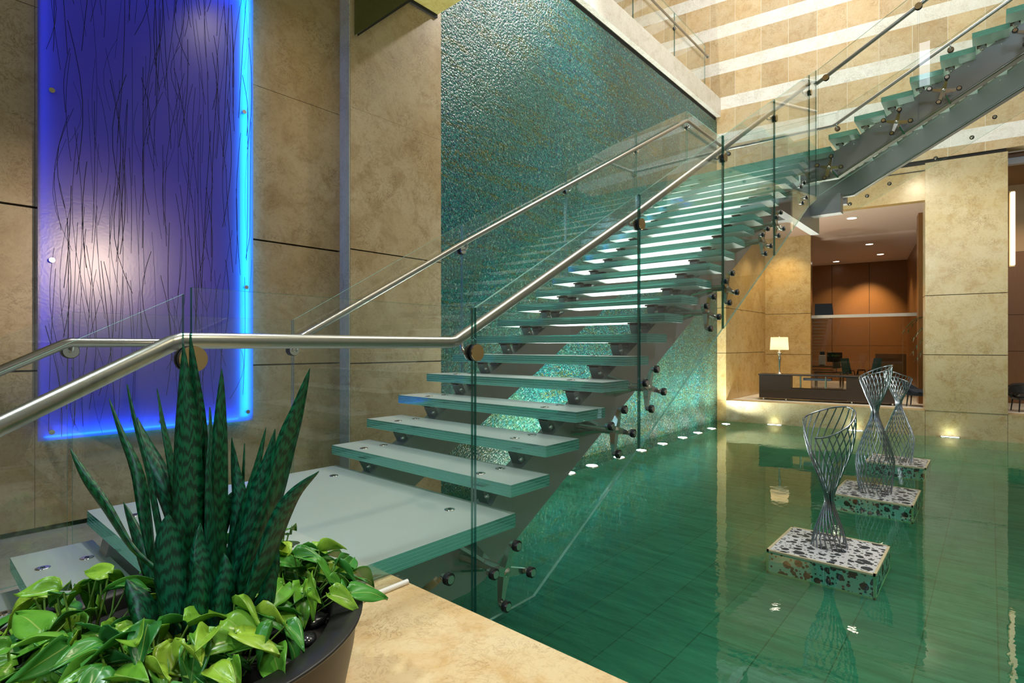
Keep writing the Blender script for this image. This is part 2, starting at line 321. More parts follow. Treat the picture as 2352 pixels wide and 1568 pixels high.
# ------------------------------------------------------------------ mesh helpers
class MB:
    def __init__(s): s.v = []; s.f = []; s.m = []; s.uv = {}; s.sm = set()
    def add(s, vs, fs, mi=0, smooth=False, uvs=None):
        o = len(s.v); s.v += [tuple(v) for v in vs]
        for k, f in enumerate(fs):
            if smooth: s.sm.add(len(s.f))
            if uvs: s.uv[len(s.f)] = uvs[k]
            s.f.append([i + o for i in f]); s.m.append(mi if isinstance(mi, int) else mi[k])
        return s
    def hexa(s, p, mi=0, uvs=None):            # p: bottom 4 ccw, top 4 ccw
        return s.add(p, [(3, 2, 1, 0), (4, 5, 6, 7), (0, 1, 5, 4), (1, 2, 6, 5), (2, 3, 7, 6), (3, 0, 4, 7)], mi, False, uvs)
    def box(s, x0, x1, y0, y1, z0, z1, mi=0, uvs=None):
        return s.hexa([(x0, y0, z0), (x1, y0, z0), (x1, y1, z0), (x0, y1, z0), (x0, y0, z1), (x1, y0, z1), (x1, y1, z1), (x0, y1, z1)], mi, uvs)
    def bevbox(s, x0, x1, y0, y1, z0, z1, b, mi=0):    # box with chamfered vertical and top/bottom edges
        ring = lambda i, z: [(x0 + i, y0 + b, z), (x0 + b, y0 + i, z), (x1 - b, y0 + i, z), (x1 - i, y0 + b, z), (x1 - i, y1 - b, z), (x1 - b, y1 - i, z), (x0 + b, y1 - i, z), (x0 + i, y1 - b, z)]
        R4 = [ring(b, z0), ring(0, z0 + b), ring(0, z1 - b), ring(b, z1)]; vs = sum(R4, []); fs = [tuple(range(7, -1, -1)), tuple(range(24, 32))]
        for k in range(3):
            for i in range(8): fs.append((k * 8 + i, k * 8 + (i + 1) % 8, k * 8 + 8 + (i + 1) % 8, k * 8 + 8 + i))
        return s.add(vs, fs, mi)
    def beam(s, p, q, w, h, up=(0, 0, 1), mi=0, w2=None, h2=None):
        p, q = Vector(p), Vector(q); d = (q - p).normalized(); x = d.cross(Vector(up)).normalized(); y = x.cross(d)
        w2 = w if w2 is None else w2; h2 = h if h2 is None else h2
        a = [p + x * sx * w / 2 + y * sy * h / 2 for sx, sy in ((-1, -1), (1, -1), (1, 1), (-1, 1))]
        b = [q + x * sx * w2 / 2 + y * sy * h2 / 2 for sx, sy in ((-1, -1), (1, -1), (1, 1), (-1, 1))]
        return s.hexa(a + b, mi)
    def prism(s, poly, axis, a, b, mi=0, side=None):   # polygon in the plane normal to axis, from a to b
        def P(u, w, t): return {'x': (t, u, w), 'y': (u, t, w), 'z': (u, w, t)}[axis]
        n = len(poly); vs = [P(u, w, a) for u, w in poly] + [P(u, w, b) for u, w in poly]
        fs = [tuple(range(n))[::-1], tuple(range(n, 2 * n))] + [(i, (i + 1) % n, n + (i + 1) % n, n + i) for i in range(n)]
        return s.add(vs, fs, mi if side is None else [mi, mi] + [side] * n)
    def tube(s, pts, r, n=10, mi=0, cap=True, closed=False):
        pts = [Vector(p) for p in pts]; N = len(pts); vs = []; fs = []; prev = None
        for i, p in enumerate(pts):
            if closed: d = (pts[(i + 1) % N] - pts[i - 1]).normalized()
            elif i == 0: d = (pts[1] - p).normalized()
            elif i == N - 1: d = (p - pts[-2]).normalized()
            else: d = ((p - pts[i - 1]).normalized() + (pts[i + 1] - p).normalized()).normalized()
            if prev is None: x = d.orthogonal().normalized()
            else: x = (prev - d * prev.dot(d)).normalized()
            prev = x; y = d.cross(x); rr = r[i] if isinstance(r, (list, tuple)) else r
            k = 1.0
            if 0 < i < N - 1 and not closed:
                k = 1.0 / max(.6, d.dot((pts[i + 1] - p).normalized()))
            for j in range(n):
                a = 2 * PI * j / n; vs.append(p + (x * math.cos(a) + y * math.sin(a)) * rr * (k if k < 1.2 else 1.2))
        M_ = N if closed else N - 1
        for i in range(M_):
            for j in range(n):
                a, b = i * n, ((i + 1) % N) * n
                fs.append((a + j, a + (j + 1) % n, b + (j + 1) % n, b + j))
        s.add(vs, fs, mi, True)
        if cap and not closed:
            s.add(vs[:n], [tuple(range(n))[::-1]], mi); s.add(vs[-n:], [tuple(range(n))], mi)
        return s
    def cyl(s, p, q, r, n=20, mi=0, r2=None):
        return s.tube([p, q], [r, r if r2 is None else r2], n, mi)
    def lathe(s, prof, c=(0, 0, 0), n=28, mi=0, cap=True, smooth=True):
        vs = []; fs = []; c = Vector(c)
        for r, z in prof:
            for j in range(n): a = 2 * PI * j / n; vs.append((c.x + r * math.cos(a), c.y + r * math.sin(a), c.z + z))
        for i in range(len(prof) - 1):
            for j in range(n): fs.append((i * n + j, i * n + (j + 1) % n, (i + 1) * n + (j + 1) % n, (i + 1) * n + j))
        s.add(vs, fs, mi, smooth)
        if cap: s.add(vs[:n], [tuple(range(n))[::-1]], mi); s.add(vs[-n:], [tuple(range(n))], mi)
        return s
    def ball(s, c, r, mi=0, n=12, sz=1.0):
        prof = [(r * math.sin(PI * k / 8) + 1e-4, -r * sz * math.cos(PI * k / 8)) for k in range(9)]
        return s.lathe(prof, c, n, mi)
    def xf(s, mat): s.v = [tuple(mat @ Vector(v)) for v in s.v]; return s
    def mesh(s, name, mats, fix=True):
        me = bpy.data.meshes.new(name); me.from_pydata(s.v, [], s.f)
        for m in mats if isinstance(mats, (list, tuple)) else [mats]: me.materials.append(m)
        me.polygons.foreach_set('material_index', s.m)
        me.polygons.foreach_set('use_smooth', [i in s.sm for i in range(len(s.f))])
        if s.uv:
            ul = me.uv_layers.new(name='uv')
            for i, p in enumerate(me.polygons):
                if i in s.uv:
                    for k, li in enumerate(p.loop_indices): ul.data[li].uv = s.uv[i][k]
        if fix:
            b = bmesh.new(); b.from_mesh(me); bmesh.ops.recalc_face_normals(b, faces=b.faces); b.to_mesh(me); b.free()
        me.update(); return me
    def obj(s, name, mats, parent=None, loc=None, rot=None):
        return link(name, s.mesh(name, mats, len(s.f) > 1), parent, loc, rot)
def link(name, me, parent=None, loc=None, rot=None):
    o = bpy.data.objects.new(name, me); COL.objects.link(o)
    if parent is not None: o.parent = parent
    if loc is not None: o.location = loc
    if rot is not None: o.rotation_euler = rot
    return o
def tag(o, label, cat, group=None, kind=None):
    o['label'] = label; o['category'] = cat
    if group: o['group'] = group
    if kind: o['kind'] = kind
    return o
def thing(name, loc, label, cat, group=None, rz=0):
    o = bpy.data.objects.new(name, None); COL.objects.link(o); o.location = loc; o.rotation_euler = (0, 0, rz); o.empty_display_size = .1
    return tag(o, label, cat, group)
def struct(o, label=None, cat=None):
    o['kind'] = 'structure'
    if label: o['label'] = label
    if cat: o['category'] = cat
    return o
def copy_tree(o, parent=None):
    c = o.copy(); COL.objects.link(c)
    if parent is not None: c.parent = parent
    for ch in list(o.children): copy_tree(ch, c)
    return c

# ------------------------------------------------------------------ the frame of the far wall (turned 8.8 degrees)
AX = Vector((14.789, 5.322, 0)); UX = Vector((.15334, -.98817, 0)); NX = Vector((.98817, .15334, 0))
FW = Matrix(((UX.x, NX.x, 0, AX.x), (UX.y, NX.y, 0, AX.y), (0, 0, 1, 0), (0, 0, 0, 1)))
FROT = math.atan2(UX.y, UX.x)
def fw(s, off, z): return FW @ Vector((s, off, z))
def fobj(mb, name, mats, parent=None):
    o = mb.obj(name, mats, parent)
    if parent is None: o.matrix_world = FW
    return o
ZW, ZF, ZP = -1.12, -0.60, -1.33        # water, lobby floor, pool bottom
YL, YP, YM = 5.75, 5.55, 5.56           # left wall, pilaster, mosaic wall

# ------------------------------------------------------------------ setting
# left wall, cut into stone slabs with open joints
mb = MB()
def slabs(mb, x0, x1, rows, y, th, mi=0, g=.007):
    for z0, z1 in rows: mb.box(x0, x1, y, y + th, z0 + g, z1 - g, mi)
LR = [(-.56, .694), (.706, 2.0), (2.014, 3.612), (3.613, 5.3), (5.301, 7.6)]
slabs(mb, -7, .765, LR, YL, .05, 0, .002); slabs(mb, .768, 3.5, LR, YL, .05, 0, .002)
mb.box(-7, 3.5, YL + .05, YL + .25, ZF - .1, 7.6, 1)
struct(mb.obj('wall_left', [M['stone'], M['joint']]), 'tan limestone wall with thin joints behind the blue panel', 'wall')
mb = MB()
for z0, z1 in ((-1.4, .689), (.703, 2.012), (2.026, 3.66), (3.662, 7.6)): mb.box(3.505, 4.885, YP, YP + .6, z0, z1, 0)
for z0, z1 in ((-1.4, 3.66), (3.662, 7.6)): mb.box(3.49, 3.505, YP + .004, YL + .05, z0, z1, 2)  # side face in paler stone, painting the different light on it
mb.box(3.52, 4.87, YP + .02, YP + .6, -1.4, 7.6, 1)
struct(mb.obj('wall_pilaster', [M['stone'], M['joint'], M['stone_pale']]), 'tan limestone pilaster beside the mosaic wall', 'wall')
mb = MB(); mb.box(4.885, 14.90, YM, YM + .3, -1.4, 6.96)
struct(mb.obj('wall_mosaic', M['mosaic']), 'teal and gold pebbled mosaic wall', 'wall')
mb = MB(); mb.box(4.885, 14.9, YM - .01, YM + .3, 6.96, 7.075); mb.box(-.0, .001, 0, .001, 0, .001)
mb = MB(); mb.box(4.885, 14.9, YM + .03, YM + .3, 6.962, 7.073, 0)
struct(mb.obj('trim_1', M['joint']), 'black shadow gap between mosaic wall and gallery edge', 'trim')
mb = MB(); mb.box(4.3, 14.84, 5.46, 5.80, 7.075, 7.56); mb.box(4.3, 14.9, 5.80, 10.0, 7.075, 7.50)
struct(mb.obj('floor_gallery', M['stone_white']), 'white travertine edge of the upper gallery floor', 'floor')
# stone soffit and sloped dark panel above the pilaster
mb = MB(); mb.box(2.9, 4.80, 2.6, 5.545, 5.30, 5.75); mb.box(-7, 2.9, -3, 5.8, 5.62, 5.75)
struct(mb.obj('ceiling', M['gold_soffit']), 'gold leaf soffit above the pilaster', 'ceiling')
mb = MB(); mb.box(3.54, 4.80, 5.520, 5.55, 5.255, 5.298)
mb.prism([(3.565, 4.505), (3.565, 4.475), (4.33, 5.24), (4.33, 5.28)], 'y', 5.47, 5.50)
struct(mb.obj('trim_2', M['joint']), 'black shadow gap line under the soffit', 'trim')
mb = MB(); mb.prism([(3.535, 4.48), (4.36, 5.30), (3.535, 5.30)], 'y', 5.505, 5.515)
struct(mb.obj('window_1', M['glass_green']), 'dark green glass corner above the pilaster', 'window')
# floor on the near side, stone ledge, pool
mb = MB(); mb.box(-7, .95, 1.90, 2.02, -1.4, ZF); mb.box(-7, 1.40, 2.02, YL + .02, -1.4, ZF)
struct(mb.obj('floor', M['stone_grey']), 'grey stone floor strip beside the stairs', 'floor')
mb = MB(); mb.prism([(-3, -5), (1.41, -5), (1.41, 1.92), (1.33, 2.02), (.95, 2.02), (.95, 1.90), (-3, 1.90)], 'z', -1.4, -.075)
struct(mb.obj('floor_ledge', M['stone_ledge']), 'polished yellow marble ledge at the pool edge', 'floor')
mb = MB(); mb.box(1.2, 16.6, -9, 5.7, ZP - .1, ZP)
struct(mb.obj('floor_pool', M['pooltile']), 'slate tiled pool bottom', 'floor')
nx, ny = 2, 2
mb = MB(); mb.add([(1.41, -8.8, ZW), (16.2, -8.8, ZW), (14.93, 5.555, ZW), (1.41, 5.555, ZW)], [(0, 1, 2, 3)])
tag(mb.obj('pool_water', M['water']), 'still green water filling the reflecting pool', 'water', kind='stuff')

# far wall
mb = MB(); mb.box(-5.0, 9.5, 0, .35, 5.11, 14.0)
struct(fobj(mb, 'wall_right', M['stripe']), 'tan and white striped stone wall above the lobby opening', 'wall')
mb = MB()
for s0, s1 in ((-.02, 4.262), (4.268, 5.670), (5.676, 9.5)): mb.box(s0, s1, 0, .42, -1.45, -.56)
struct(fobj(mb, 'trim_3', M['stone_column']), 'yellow stone pool kerb below the lobby', 'trim')
mb = MB()
for z0, z1 in ((-.555, .693), (.707, 2.025), (2.04, 5.03)): mb.box(4.268, 5.672, -.012, .5, z0, z1, 0)
mb.box(4.29, 5.65, .02, .48, -.555, 5.11, 1)
struct(fobj(mb, 'wall_column', [M['stone_column'], M['joint']]), 'tall pale yellow stone column at the pool', 'column')
mb = MB(); mb.box(-.3, 4.30, .01, .25, 4.20, 5.00, 0); mb.box(-.3, 4.30, .03, .2, 5.0, 5.12, 1); mb.box(-.3, 4.3, .0, .03, 4.86, 4.875, 1)
struct(fobj(mb, 'trim_4', [M['stone_gold'], M['joint']]), 'golden band above the lobby opening, coloured in place of reflecting transom glass', 'trim')  # stone colour stands in for the reflections of a glass transom
mb = MB()
for z0, z1 in ((-.56, .70), (.712, 1.915), (1.927, 4.4)): mb.box(14.78, 18.3, 5.325, 5.6, z0, z1, 0)
mb.box(14.80, 18.3, 5.36, 5.6, -.56, 4.4, 1); mb.box(14.78, 14.9, 5.33, 5.6, -1.4, -.565, 0); mb.box(14.79, 14.9, 5.34, 5.6, 4.4, 5.2, 0)
struct(mb.obj('wall_lobby_side', [M['stone_gold'], M['joint']]), 'golden stone side wall of the lobby', 'wall')
mb = MB()
for z0, z1 in ((-.555, .63), (.642, 1.88), (1.892, 4.31)): mb.box(.40, 1.774, 3.345, 4.0, z0, z1, 0)
mb.box(.45, 1.73, 3.38, 3.95, -.555, 4.31, 1)
struct(fobj(mb, 'wall_lobby_column', [M['stone_gold'], M['joint']]), 'golden stone pier behind the table lamp', 'column')
mb = MB(); mb.box(-1.5, 10, .42, 12.5, -.75, -.565)
struct(fobj(mb, 'floor_lobby', M['stone_white']), 'pale stone lobby floor', 'floor')
mb = MB(); mb.box(-1.5, 4.75, .25, 4.3, 4.26, 4.5); mb.box(-1.5, 4.75, 4.3, 12.5, 4.29, 4.5); mb.box(2.0, 4.4, 4.15, 4.3, 4.20, 4.26)
struct(fobj(mb, 'ceiling_lobby', M['ceiling']), 'rosy beige lobby ceiling', 'ceiling')
mb = MB()
for s0, s1 in ((-1.2, 2.055), (2.07, 3.36), (3.375, 4.66)):
    for z0, z1 in ((-.56, .9), (.91, 4.29)): mb.box(s0, s1, 11.0, 11.1, z0, z1, 0)
mb.box(-1.5, 4.66, 11.08, 11.3, -.56, 4.3, 1); mb.box(4.66, 5.4, 10.0, 11.3, -.56, 4.3, 1)
struct(fobj(mb, 'wall_lobby_back', [M['wood'], M['joint']]), 'cherry wood panelling at the back of the office', 'wall')
mb = MB(); mb.box(4.275, 4.60, 1.72, 2.2, -.56, 4.26)
struct(fobj(mb, 'trim_5', M['wood']), 'cherry wood post behind the stone column', 'trim')
mb = MB(); mb.box(4.60, 4.66, 2.2, 11, -.56, 4.26)
struct(fobj(mb, 'wall_lobby_divider', M['wood']), 'cherry wood divider', 'wall')
mb = MB()
for z0, z1 in ((-.56, .76), (.77, 1.69), (1.70, 3.3)): mb.box(4.66, 10, 3.2, 3.3, z0, z1, 0)
mb.box(4.66, 10, 3.29, 3.4, -.56, 5.1, 1); mb.box(4.66, 10, 3.19, 3.3, 3.3, 5.0, 2)
struct(fobj(mb, 'wall_lobby_right', [M['wood'], M['joint'], M['tan_paint']]), 'cherry wood wall behind the right opening', 'wall')
mb = MB(); mb.box(4.6, 10, .42, 3.3, 5.0, 5.1)
struct(fobj(mb, 'ceiling_lobby_right', M['wood']), 'wood ceiling of the right opening', 'ceiling')
mb = MB(); mb.box(5.66, 9.5, .45, .6, 4.86, 5.0)
struct(fobj(mb, 'trim_6', M['lavender']), 'pale lavender beam in the right opening', 'trim')
# walls and roof of the atrium behind the camera, out of the picture
mb = MB(); mb.box(-7.2, -7, -9, 6, -1.4, 14.2); struct(mb.obj('wall_behind', M['tan_paint']))
mb = MB(); mb.box(-7, 18, -9.2, -9, -1.4, 14.2); struct(mb.obj('wall_near', M['stone_pale']))
mb = MB(); mb.box(-7, 16.5, -9, 10, 14.1, 14.3); struct(mb.obj('ceiling_atrium', M['white']))
mb = MB(); mb.box(-7, 4.885, 5.8, 6.0, 7.6, 14.2); mb.box(4.885, 14, 10, 10.2, 7.0, 14.2); struct(mb.obj('wall_back', M['stone_pale']))
# ------------------------------------------------------------------ staircase
GO, RI = .305, .167
XN = lambda k: 1.881 + GO * k            # nosing of tread k
ZN = lambda k: -.011 + RI * k
nos = lambda x: -.011 + RI * (x - 1.881) / GO
nos2 = lambda y: 3.831 + RI * (1.688 - y) / GO
YA, YB = 1.922, 3.712                    # ends of the treads
TT = .066
GROUP_T = 'glass treads of the stair'
mats_t = [M['frost_top'], M['frost_under_lit'], M['tread_edge']]
def slab_mb(x0, x1, y0, y1, t=TT):
    m = MB(); m.box(x0, x1, y0, y1, -t, 0, [1, 0, 2, 2, 2, 2]); return m
stair = thing('staircase', (XN(0), 2.8, ZF), 'lower stair flight of stacked green glass treads on two steel stringers', 'staircase')
ST = Vector(stair.location)
def kid(o, root, loc):                    # place a child at a world location
    o.parent = root; o.location = Vector(loc) - Vector(root.location); return o
tread_me = slab_mb(0, .337, YA - 2.817, YB - 2.817).mesh('tread', mats_t)
cap_mb = MB(); cap_mb.lathe([(.030, 0), (.030, .003), (.026, .004)], n=20); cap_mb.lathe([(.010, .004), (.010, .006)], n=12, mi=1)
cap_me = cap_mb.mesh('bolt_cap', [M['chrome'], M['bolt']])
# brackets: short plate stubs that lean square to the stringer, with a black pad and a bolt head
nrm = Vector((RI, 0, -GO)).normalized()
def bracket_mb(flip=False):
    m = MB(); n_ = nrm.copy()
    if flip: n_ = Vector((0, -RI, -GO)).normalized()
    L = .27; w = .10
    up = Vector((0, 1, 0)) if not flip else Vector((1, 0, 0))
    m.beam(Vector((0, 0, -TT - .008)), Vector((0, 0, -TT - .008)) + n_ * L, .05, .075, up)
    m.box(-.034, .034, -.046, .046, -TT - .012, -TT, 1)
    e = Vector((0, -.042, 0)) if not flip else Vector((-.042, 0, 0))
    c = Vector((0, 0, -TT - .045)) + n_ * .02 + e
    m.ball(c, .016, 2, 10)
    return m
br_me = bracket_mb().mesh('tread_bracket', [M['bracket'], M['rubber'], M['chrome']])
br2_me = bracket_mb(True).mesh('tread_bracket', [M['stringer'], M['rubber'], M['chrome']])
YS = (2.235, 3.42)
def dress_tread(t, xs, flip=False, caps=True):
    for yy in YS:
        for xx in xs:
            if flip: b = link('tread_bracket', br2_me, t, (8.89 if yy < 3 else 10.09, xx, 0))
            else: b = link('tread_bracket', br_me, t, (xx, yy - 2.817, 0))
            if caps: link('bolt_cap', cap_me, t, b.location.copy())
proto = link('tread', tread_me); dress_tread(proto, (.085, .255))
kid(proto, stair, (XN(1), 2.817, ZN(1)))
for k in range(2, 22):
    c = copy_tree(proto, stair); c.location = Vector((XN(k), 2.817, ZN(k))) - ST
# lower landing, and the wide steps below it
ld = kid(slab_mb(.712, 2.222, YA, YB, .075).obj('landing_slab', mats_t), stair, (0, 0, 0))
for x, y in ((.86, 2.235), (.86, 3.42), (2.03, 2.235), (2.03, 3.42)): link('bolt_cap', cap_me, ld, (x, y, 0))
for k, (x0, z) in enumerate(((.40, -.167), (.095, -.334), (-.21, -.501))):
    c = copy_tree(proto, stair); c.location = Vector((x0, 2.817, z)) - ST
    for b in list(c.children):
        if b.name.startswith('tread_bracket') and k > 0: bpy.data.objects.remove(b)
# mid landing
ml = kid(slab_mb(8.59, 10.42, 1.662, 3.735, .075).obj('landing_slab', mats_t), stair, (0, 0, 3.663))
# stringers: level under the landing, sloped, level under the mid landing
lz_ = lambda x: (x - .717) * RI / GO
def stringer(y, w=.13):
    top, bot = -.215, -.615
    xa, xb = 2.175, 8.05
    pts_b = [(.78, nos(xa) + bot), (xa - .06, nos(xa) + bot), (xa + .06, nos(xa + .06) + bot), (xb, nos(xb) + bot), (xb + .12, nos(xb) + bot + .03), (10.35, nos(xb) + bot + .03)]
    pts_t = [(10.35, nos(xb) + bot + .40), (8.55, nos(8.55) + top - .12), (2.35, nos(2.35) + top), (2.25, -.076), (.78, -.076)]
    return MB().prism(pts_b + pts_t, 'y', y - w / 2, y + w / 2)
for y in YS: kid(stringer(y).obj('stringer', M['stringer']), stair, (0, 0, 0))
LP_ = [(.78, -.08), (.78, -.595), (.03, -.595), (.10, lz_(.10) - .23), (.70, lz_(.70) - .23), (.74, -.08)]
m = MB(); m.prism(LP_, 'y', 2.17, 2.30); m.prism(LP_, 'y', 3.355, 3.485)
kid(m.obj('stringer', M['stringer']), stair, (0, 0, 0))
m = MB(); m.box(9.75, 9.95, 1.75, 3.75, 2.98, 3.28); m.box(8.75, 8.88, 2.3, 3.70, 3.18, 3.58); m.box(10.2, 10.33, 1.75, 3.75, 3.2, 3.58)
kid(m.obj('landing_beam', M['stringer']), stair, (0, 0, 0))
# upper flight, turned towards the pool
up = thing('staircase', (9.5, 1.69, 3.663), 'upper stair flight rising to the right above the pool, seen from below', 'staircase')
t2_me = slab_mb(8.6, 10.40, -.337, 0).mesh('tread', mats_t)
p2 = link('tread', t2_me); dress_tread(p2, (-.255, -.085), True, False)
kid(p2, up, (0, 1.688, 3.831))
for k in range(1, 11):
    c = copy_tree(p2, up); c.location = Vector((0, 1.688 - GO * k, 3.831 + RI * k)) - Vector(up.location)
def stringer2(x, w=.13):
    ya, top, bot = 1.62, -.20, -.58
    yb = -1.9
    poly = [(2.10, nos2(ya) + bot), (ya, nos2(ya) + bot), (yb, nos2(yb) + bot), (yb, nos2(yb) + top), (1.60, nos2(1.60) + top), (2.10, 3.56)]
    return MB().prism(poly, 'x', x - w / 2, x + w / 2)
for x in (8.90, 10.10):
    s = kid(stringer2(x).obj('stringer', M['stringer']), up, (0, 0, 0))
    m = MB(); p = [(2.10, 3.251 - .075), (1.62, 3.251 + .04 - .11), (-1.9, nos2(-1.9) - .64)]
    m.tube([(x - .066, a, b + .03) for a, b in ((2.10, 3.255), (1.62, 3.262), (-1.9, nos2(-1.9) - .58))], .016, 8)
    kid(m.obj('stringer_edge', M['steel']), s, (0, 0, 0)); s.children[0].location = (0, 0, 0)

# ------------------------------------------------------------------ glass railings
GT = .016
def pane(poly, axis, c, t=GT):
    m = MB(); m.prism(poly, axis, c - t / 2, c + t / 2, 0, 1); n = len(poly)
    for i in range(n):
        if abs(poly[i][0] - poly[(i + 1) % n][0]) > .02: m.m[2 + i] = 2  # sloped and level edges take the brightened copy, upright ones the dark
    return m
gm = [M['glass'], M['glass_edge'], M['glass_edge_lit']]
disc_mb = MB()     # handrail bracket: a brass faced disc on each side of the pane and a curved arm under the rail; local z up, y towards the rail
disc_mb.cyl((0, -.022, 0), (0, -.030, 0), .039, 28, 0); disc_mb.cyl((0, -.012, 0), (0, -.022, 0), .040, 28, 1); disc_mb.cyl((0, .007, 0), (0, .018, 0), .040, 28, 1); disc_mb.cyl((0, .018, 0), (0, .030, 0), .036, 28, 2)
disc_mb.tube([(0, .03, 0), (0, .055, -.002), (0, .072, .010), (0, .080, .035), (0, .080, .06)], .008, 8, 2)
disc_me = disc_mb.mesh('handrail_bracket', [M['bronze'], M['rubber'], M['chrome']])
btn_mb = MB(); btn_mb.cyl((0, -.018, 0), (0, .004, 0), .028, 20, 1); btn_mb.cyl((0, -.024, 0), (0, -.016, 0), .019, 20, 0, .019); btn_mb.cyl((0, .004, 0), (0, .034, 0), .022, 16, 0, .014)
btn_me = btn_mb.mesh('glass_button', [M['chrome'], M['rubber']])
ARMS = [(-.135, .045), (.035, .135), (.150, -.035), (-.045, -.145)]
def clamp_mb(depth):
    m = MB(); m.ball((0, .045, 0), .030, 0, 12)
    for ax_, az in ARMS: m.beam((0, .05, 0), (ax_, .030, az), .050, .046, (0, 1, 0), 0, .022, .022)
    m.cyl((0, .05, 0), (0, depth * .55, 0), .030, 14); m.cyl((0, depth * .55, 0), (0, depth, .0), .028, 14, 0, .036)
    for a in range(4):
        an = a * PI / 2 + .6; m.beam((math.cos(an) * .02, depth * .5, math.sin(an) * .02), (math.cos(an) * .085, depth, math.sin(an) * .085), .018, .03, (0, 1, 0))
    return m
cl1_me = clamp_mb(2.17 - 1.82).mesh('spider_clamp', M['chrome'])
cl2_me = clamp_mb(8.835 - 8.5).mesh('spider_clamp', M['chrome'])
def add_clamp(root, loc, me, rz=0.0, tilt=0.0):
    c = kid(link('spider_clamp', me), root, loc); c.rotation_euler = (0, tilt, rz)
    for ax_, az in ARMS: link('glass_button', btn_me, c, (ax_, 0, az))
    return c
RAILR = .026
# near railing of the lower flight
rn = thing('glass_railing', (1.8, 1.82, -.42), 'near glass railing of the lower stair flight with round steel handrail', 'railing')
top = lambda x: nos(x) + 1.122
low = lambda x: nos(x) - .625
z0 = nos(.717 - .0)
lz = lambda x: (x - .717) * RI / GO
J = [1.804, 3.401, 4.971, 6.533, 8.10]
def P(poly): kid(pane(poly, 'y', 1.82).obj('glass_panel', gm), rn, (0, 0, 0))
P([(-.9, lz(-.9) + .30), (-.9, lz(-.9) + 1.12), (.580, 1.052), (.580, -.076), (-.9, -.076)][::1]) if False else None
P([(-.60, -.072), (.580, -.072), (.580, 1.055), (-.60, 1.055 - 1.18 * RI / GO)])
P([(.602, -.072), (1.395, -.072), (1.425, -.10), (1.425, -.425), (1.794, -.425), (1.794, 1.075), (.602, 1.077)])
P([(1.814, -.425), (2.25, -.425), (J[1] - .007, low(J[1])), (J[1] - .007, top(J[1])), (1.814, 1.080)])
for a, b in zip(J[1:-1], J[2:]): P([(a + .010, low(a)), (b - .010, low(b)), (b - .010, top(b)), (a + .010, top(a))])
P([(J[-1] + .007, low(J[-1])), (8.49, low(8.40)), (8.49, top(8.49)), (J[-1] + .007, top(J[-1]))])
yr = 1.895
m = MB(); m.tube([(-.75, yr, .915 - 1.33 * RI / GO), (.57, yr, .906), (.60, yr, .916), (1.72, yr, .916), (1.755, yr, .92), (3.5, yr, nos(3.5) + .965), (8.42, yr, nos(8.42) + .965)], RAILR, 16)
kid(m.obj('handrail', M['steel']), rn, (0, 0, 0))
for x, z in ((.600, .860), (1.804, .868), (3.401, 1.735), (4.971, 2.598), (6.533, 3.445), (8.10, 4.28)): kid(link('handrail_bracket', disc_me), rn, (x, 1.82, z))
for x in (2.07, 3.16, 3.62, 4.71, 5.17, 6.25, 6.74, 7.80): add_clamp(rn, (x, 1.82, nos(x) - .345), cl1_me)
kid(link('glass_button', btn_me), rn, (1.641, 1.82, -.137))
m = MB(); m.beam((1.62, 1.90, -.19), (1.641, 1.85, -.137), .02, .02); m.beam((1.50, 2.17, -.42), (1.63, 1.88, -.16), .03, .03)
kid(m.obj('button_arm', M['chrome']), rn, (0, 0, 0))
m = MB(); m.tube([(-.6, 1.797, -.066), (1.40, 1.797, -.066)], .011, 8); kid(m.obj('gasket', M['white']), rn, (0, 0, 0))
# far railing of the lower flight
rf = thing('glass_railing', (1.9, 3.82, 0), 'far glass railing of the lower stair flight in front of the mosaic wall', 'railing')
def P(poly): kid(pane(poly, 'y', 3.82).obj('glass_panel', [M['glass'], M['glass_edge_lit'], M['glass_edge_lit']]), rf, (0, 0, 0))  # backlit look of the far edges comes from the brightened colour
JF = [1.935, 3.623, 5.34, 7.06]
P([(-.60, -.35), (.645, -.35), (.645, 1.088), (-.60, 1.088 - 1.245 * RI / GO)])
P([(.667, -.35), (1.928, -.35), (1.928, 1.088), (.667, 1.088)])
P([(1.942, -.35), (2.25, -.35), (JF[1] - .007, low(JF[1])), (JF[1] - .007, top(JF[1])), (1.942, 1.09)])
for a, b in zip(JF[1:-1], JF[2:]): P([(a + .010, low(a)), (b - .010, low(b)), (b - .010, top(b)), (a + .010, top(a))])
P([(JF[-1] + .007, low(JF[-1])), (8.3, low(8.3)), (8.75, 3.10), (8.793, 3.10), (8.793, 4.83), (JF[-1] + .007, top(JF[-1]))])
P([(8.807, 3.10), (10.44, 3.10), (10.44, 4.83), (8.807, 4.83)])
yr = 3.745
m = MB(); m.tube([(-.75, yr, .918 - 1.36 * RI / GO), (.62, yr, .910), (.65, yr, .918), (1.86, yr, .918), (1.895, yr, .925), (3.6, yr, nos(3.6) + .955), (8.62, yr, 4.59), (8.68, yr, 4.60), (10.40, yr, 4.60)], RAILR, 14)
kid(m.obj('handrail', M['steel']), rf, (0, 0, 0))
for x, z in ((.657, .87), (1.935, .868), (3.623, 1.816), (5.34, 2.755), (7.06, 3.70), (8.80, 4.55)):
    b = kid(link('handrail_bracket', disc_me), rf, (x, 3.82, z)); b.rotation_euler = (0, 0, PI)
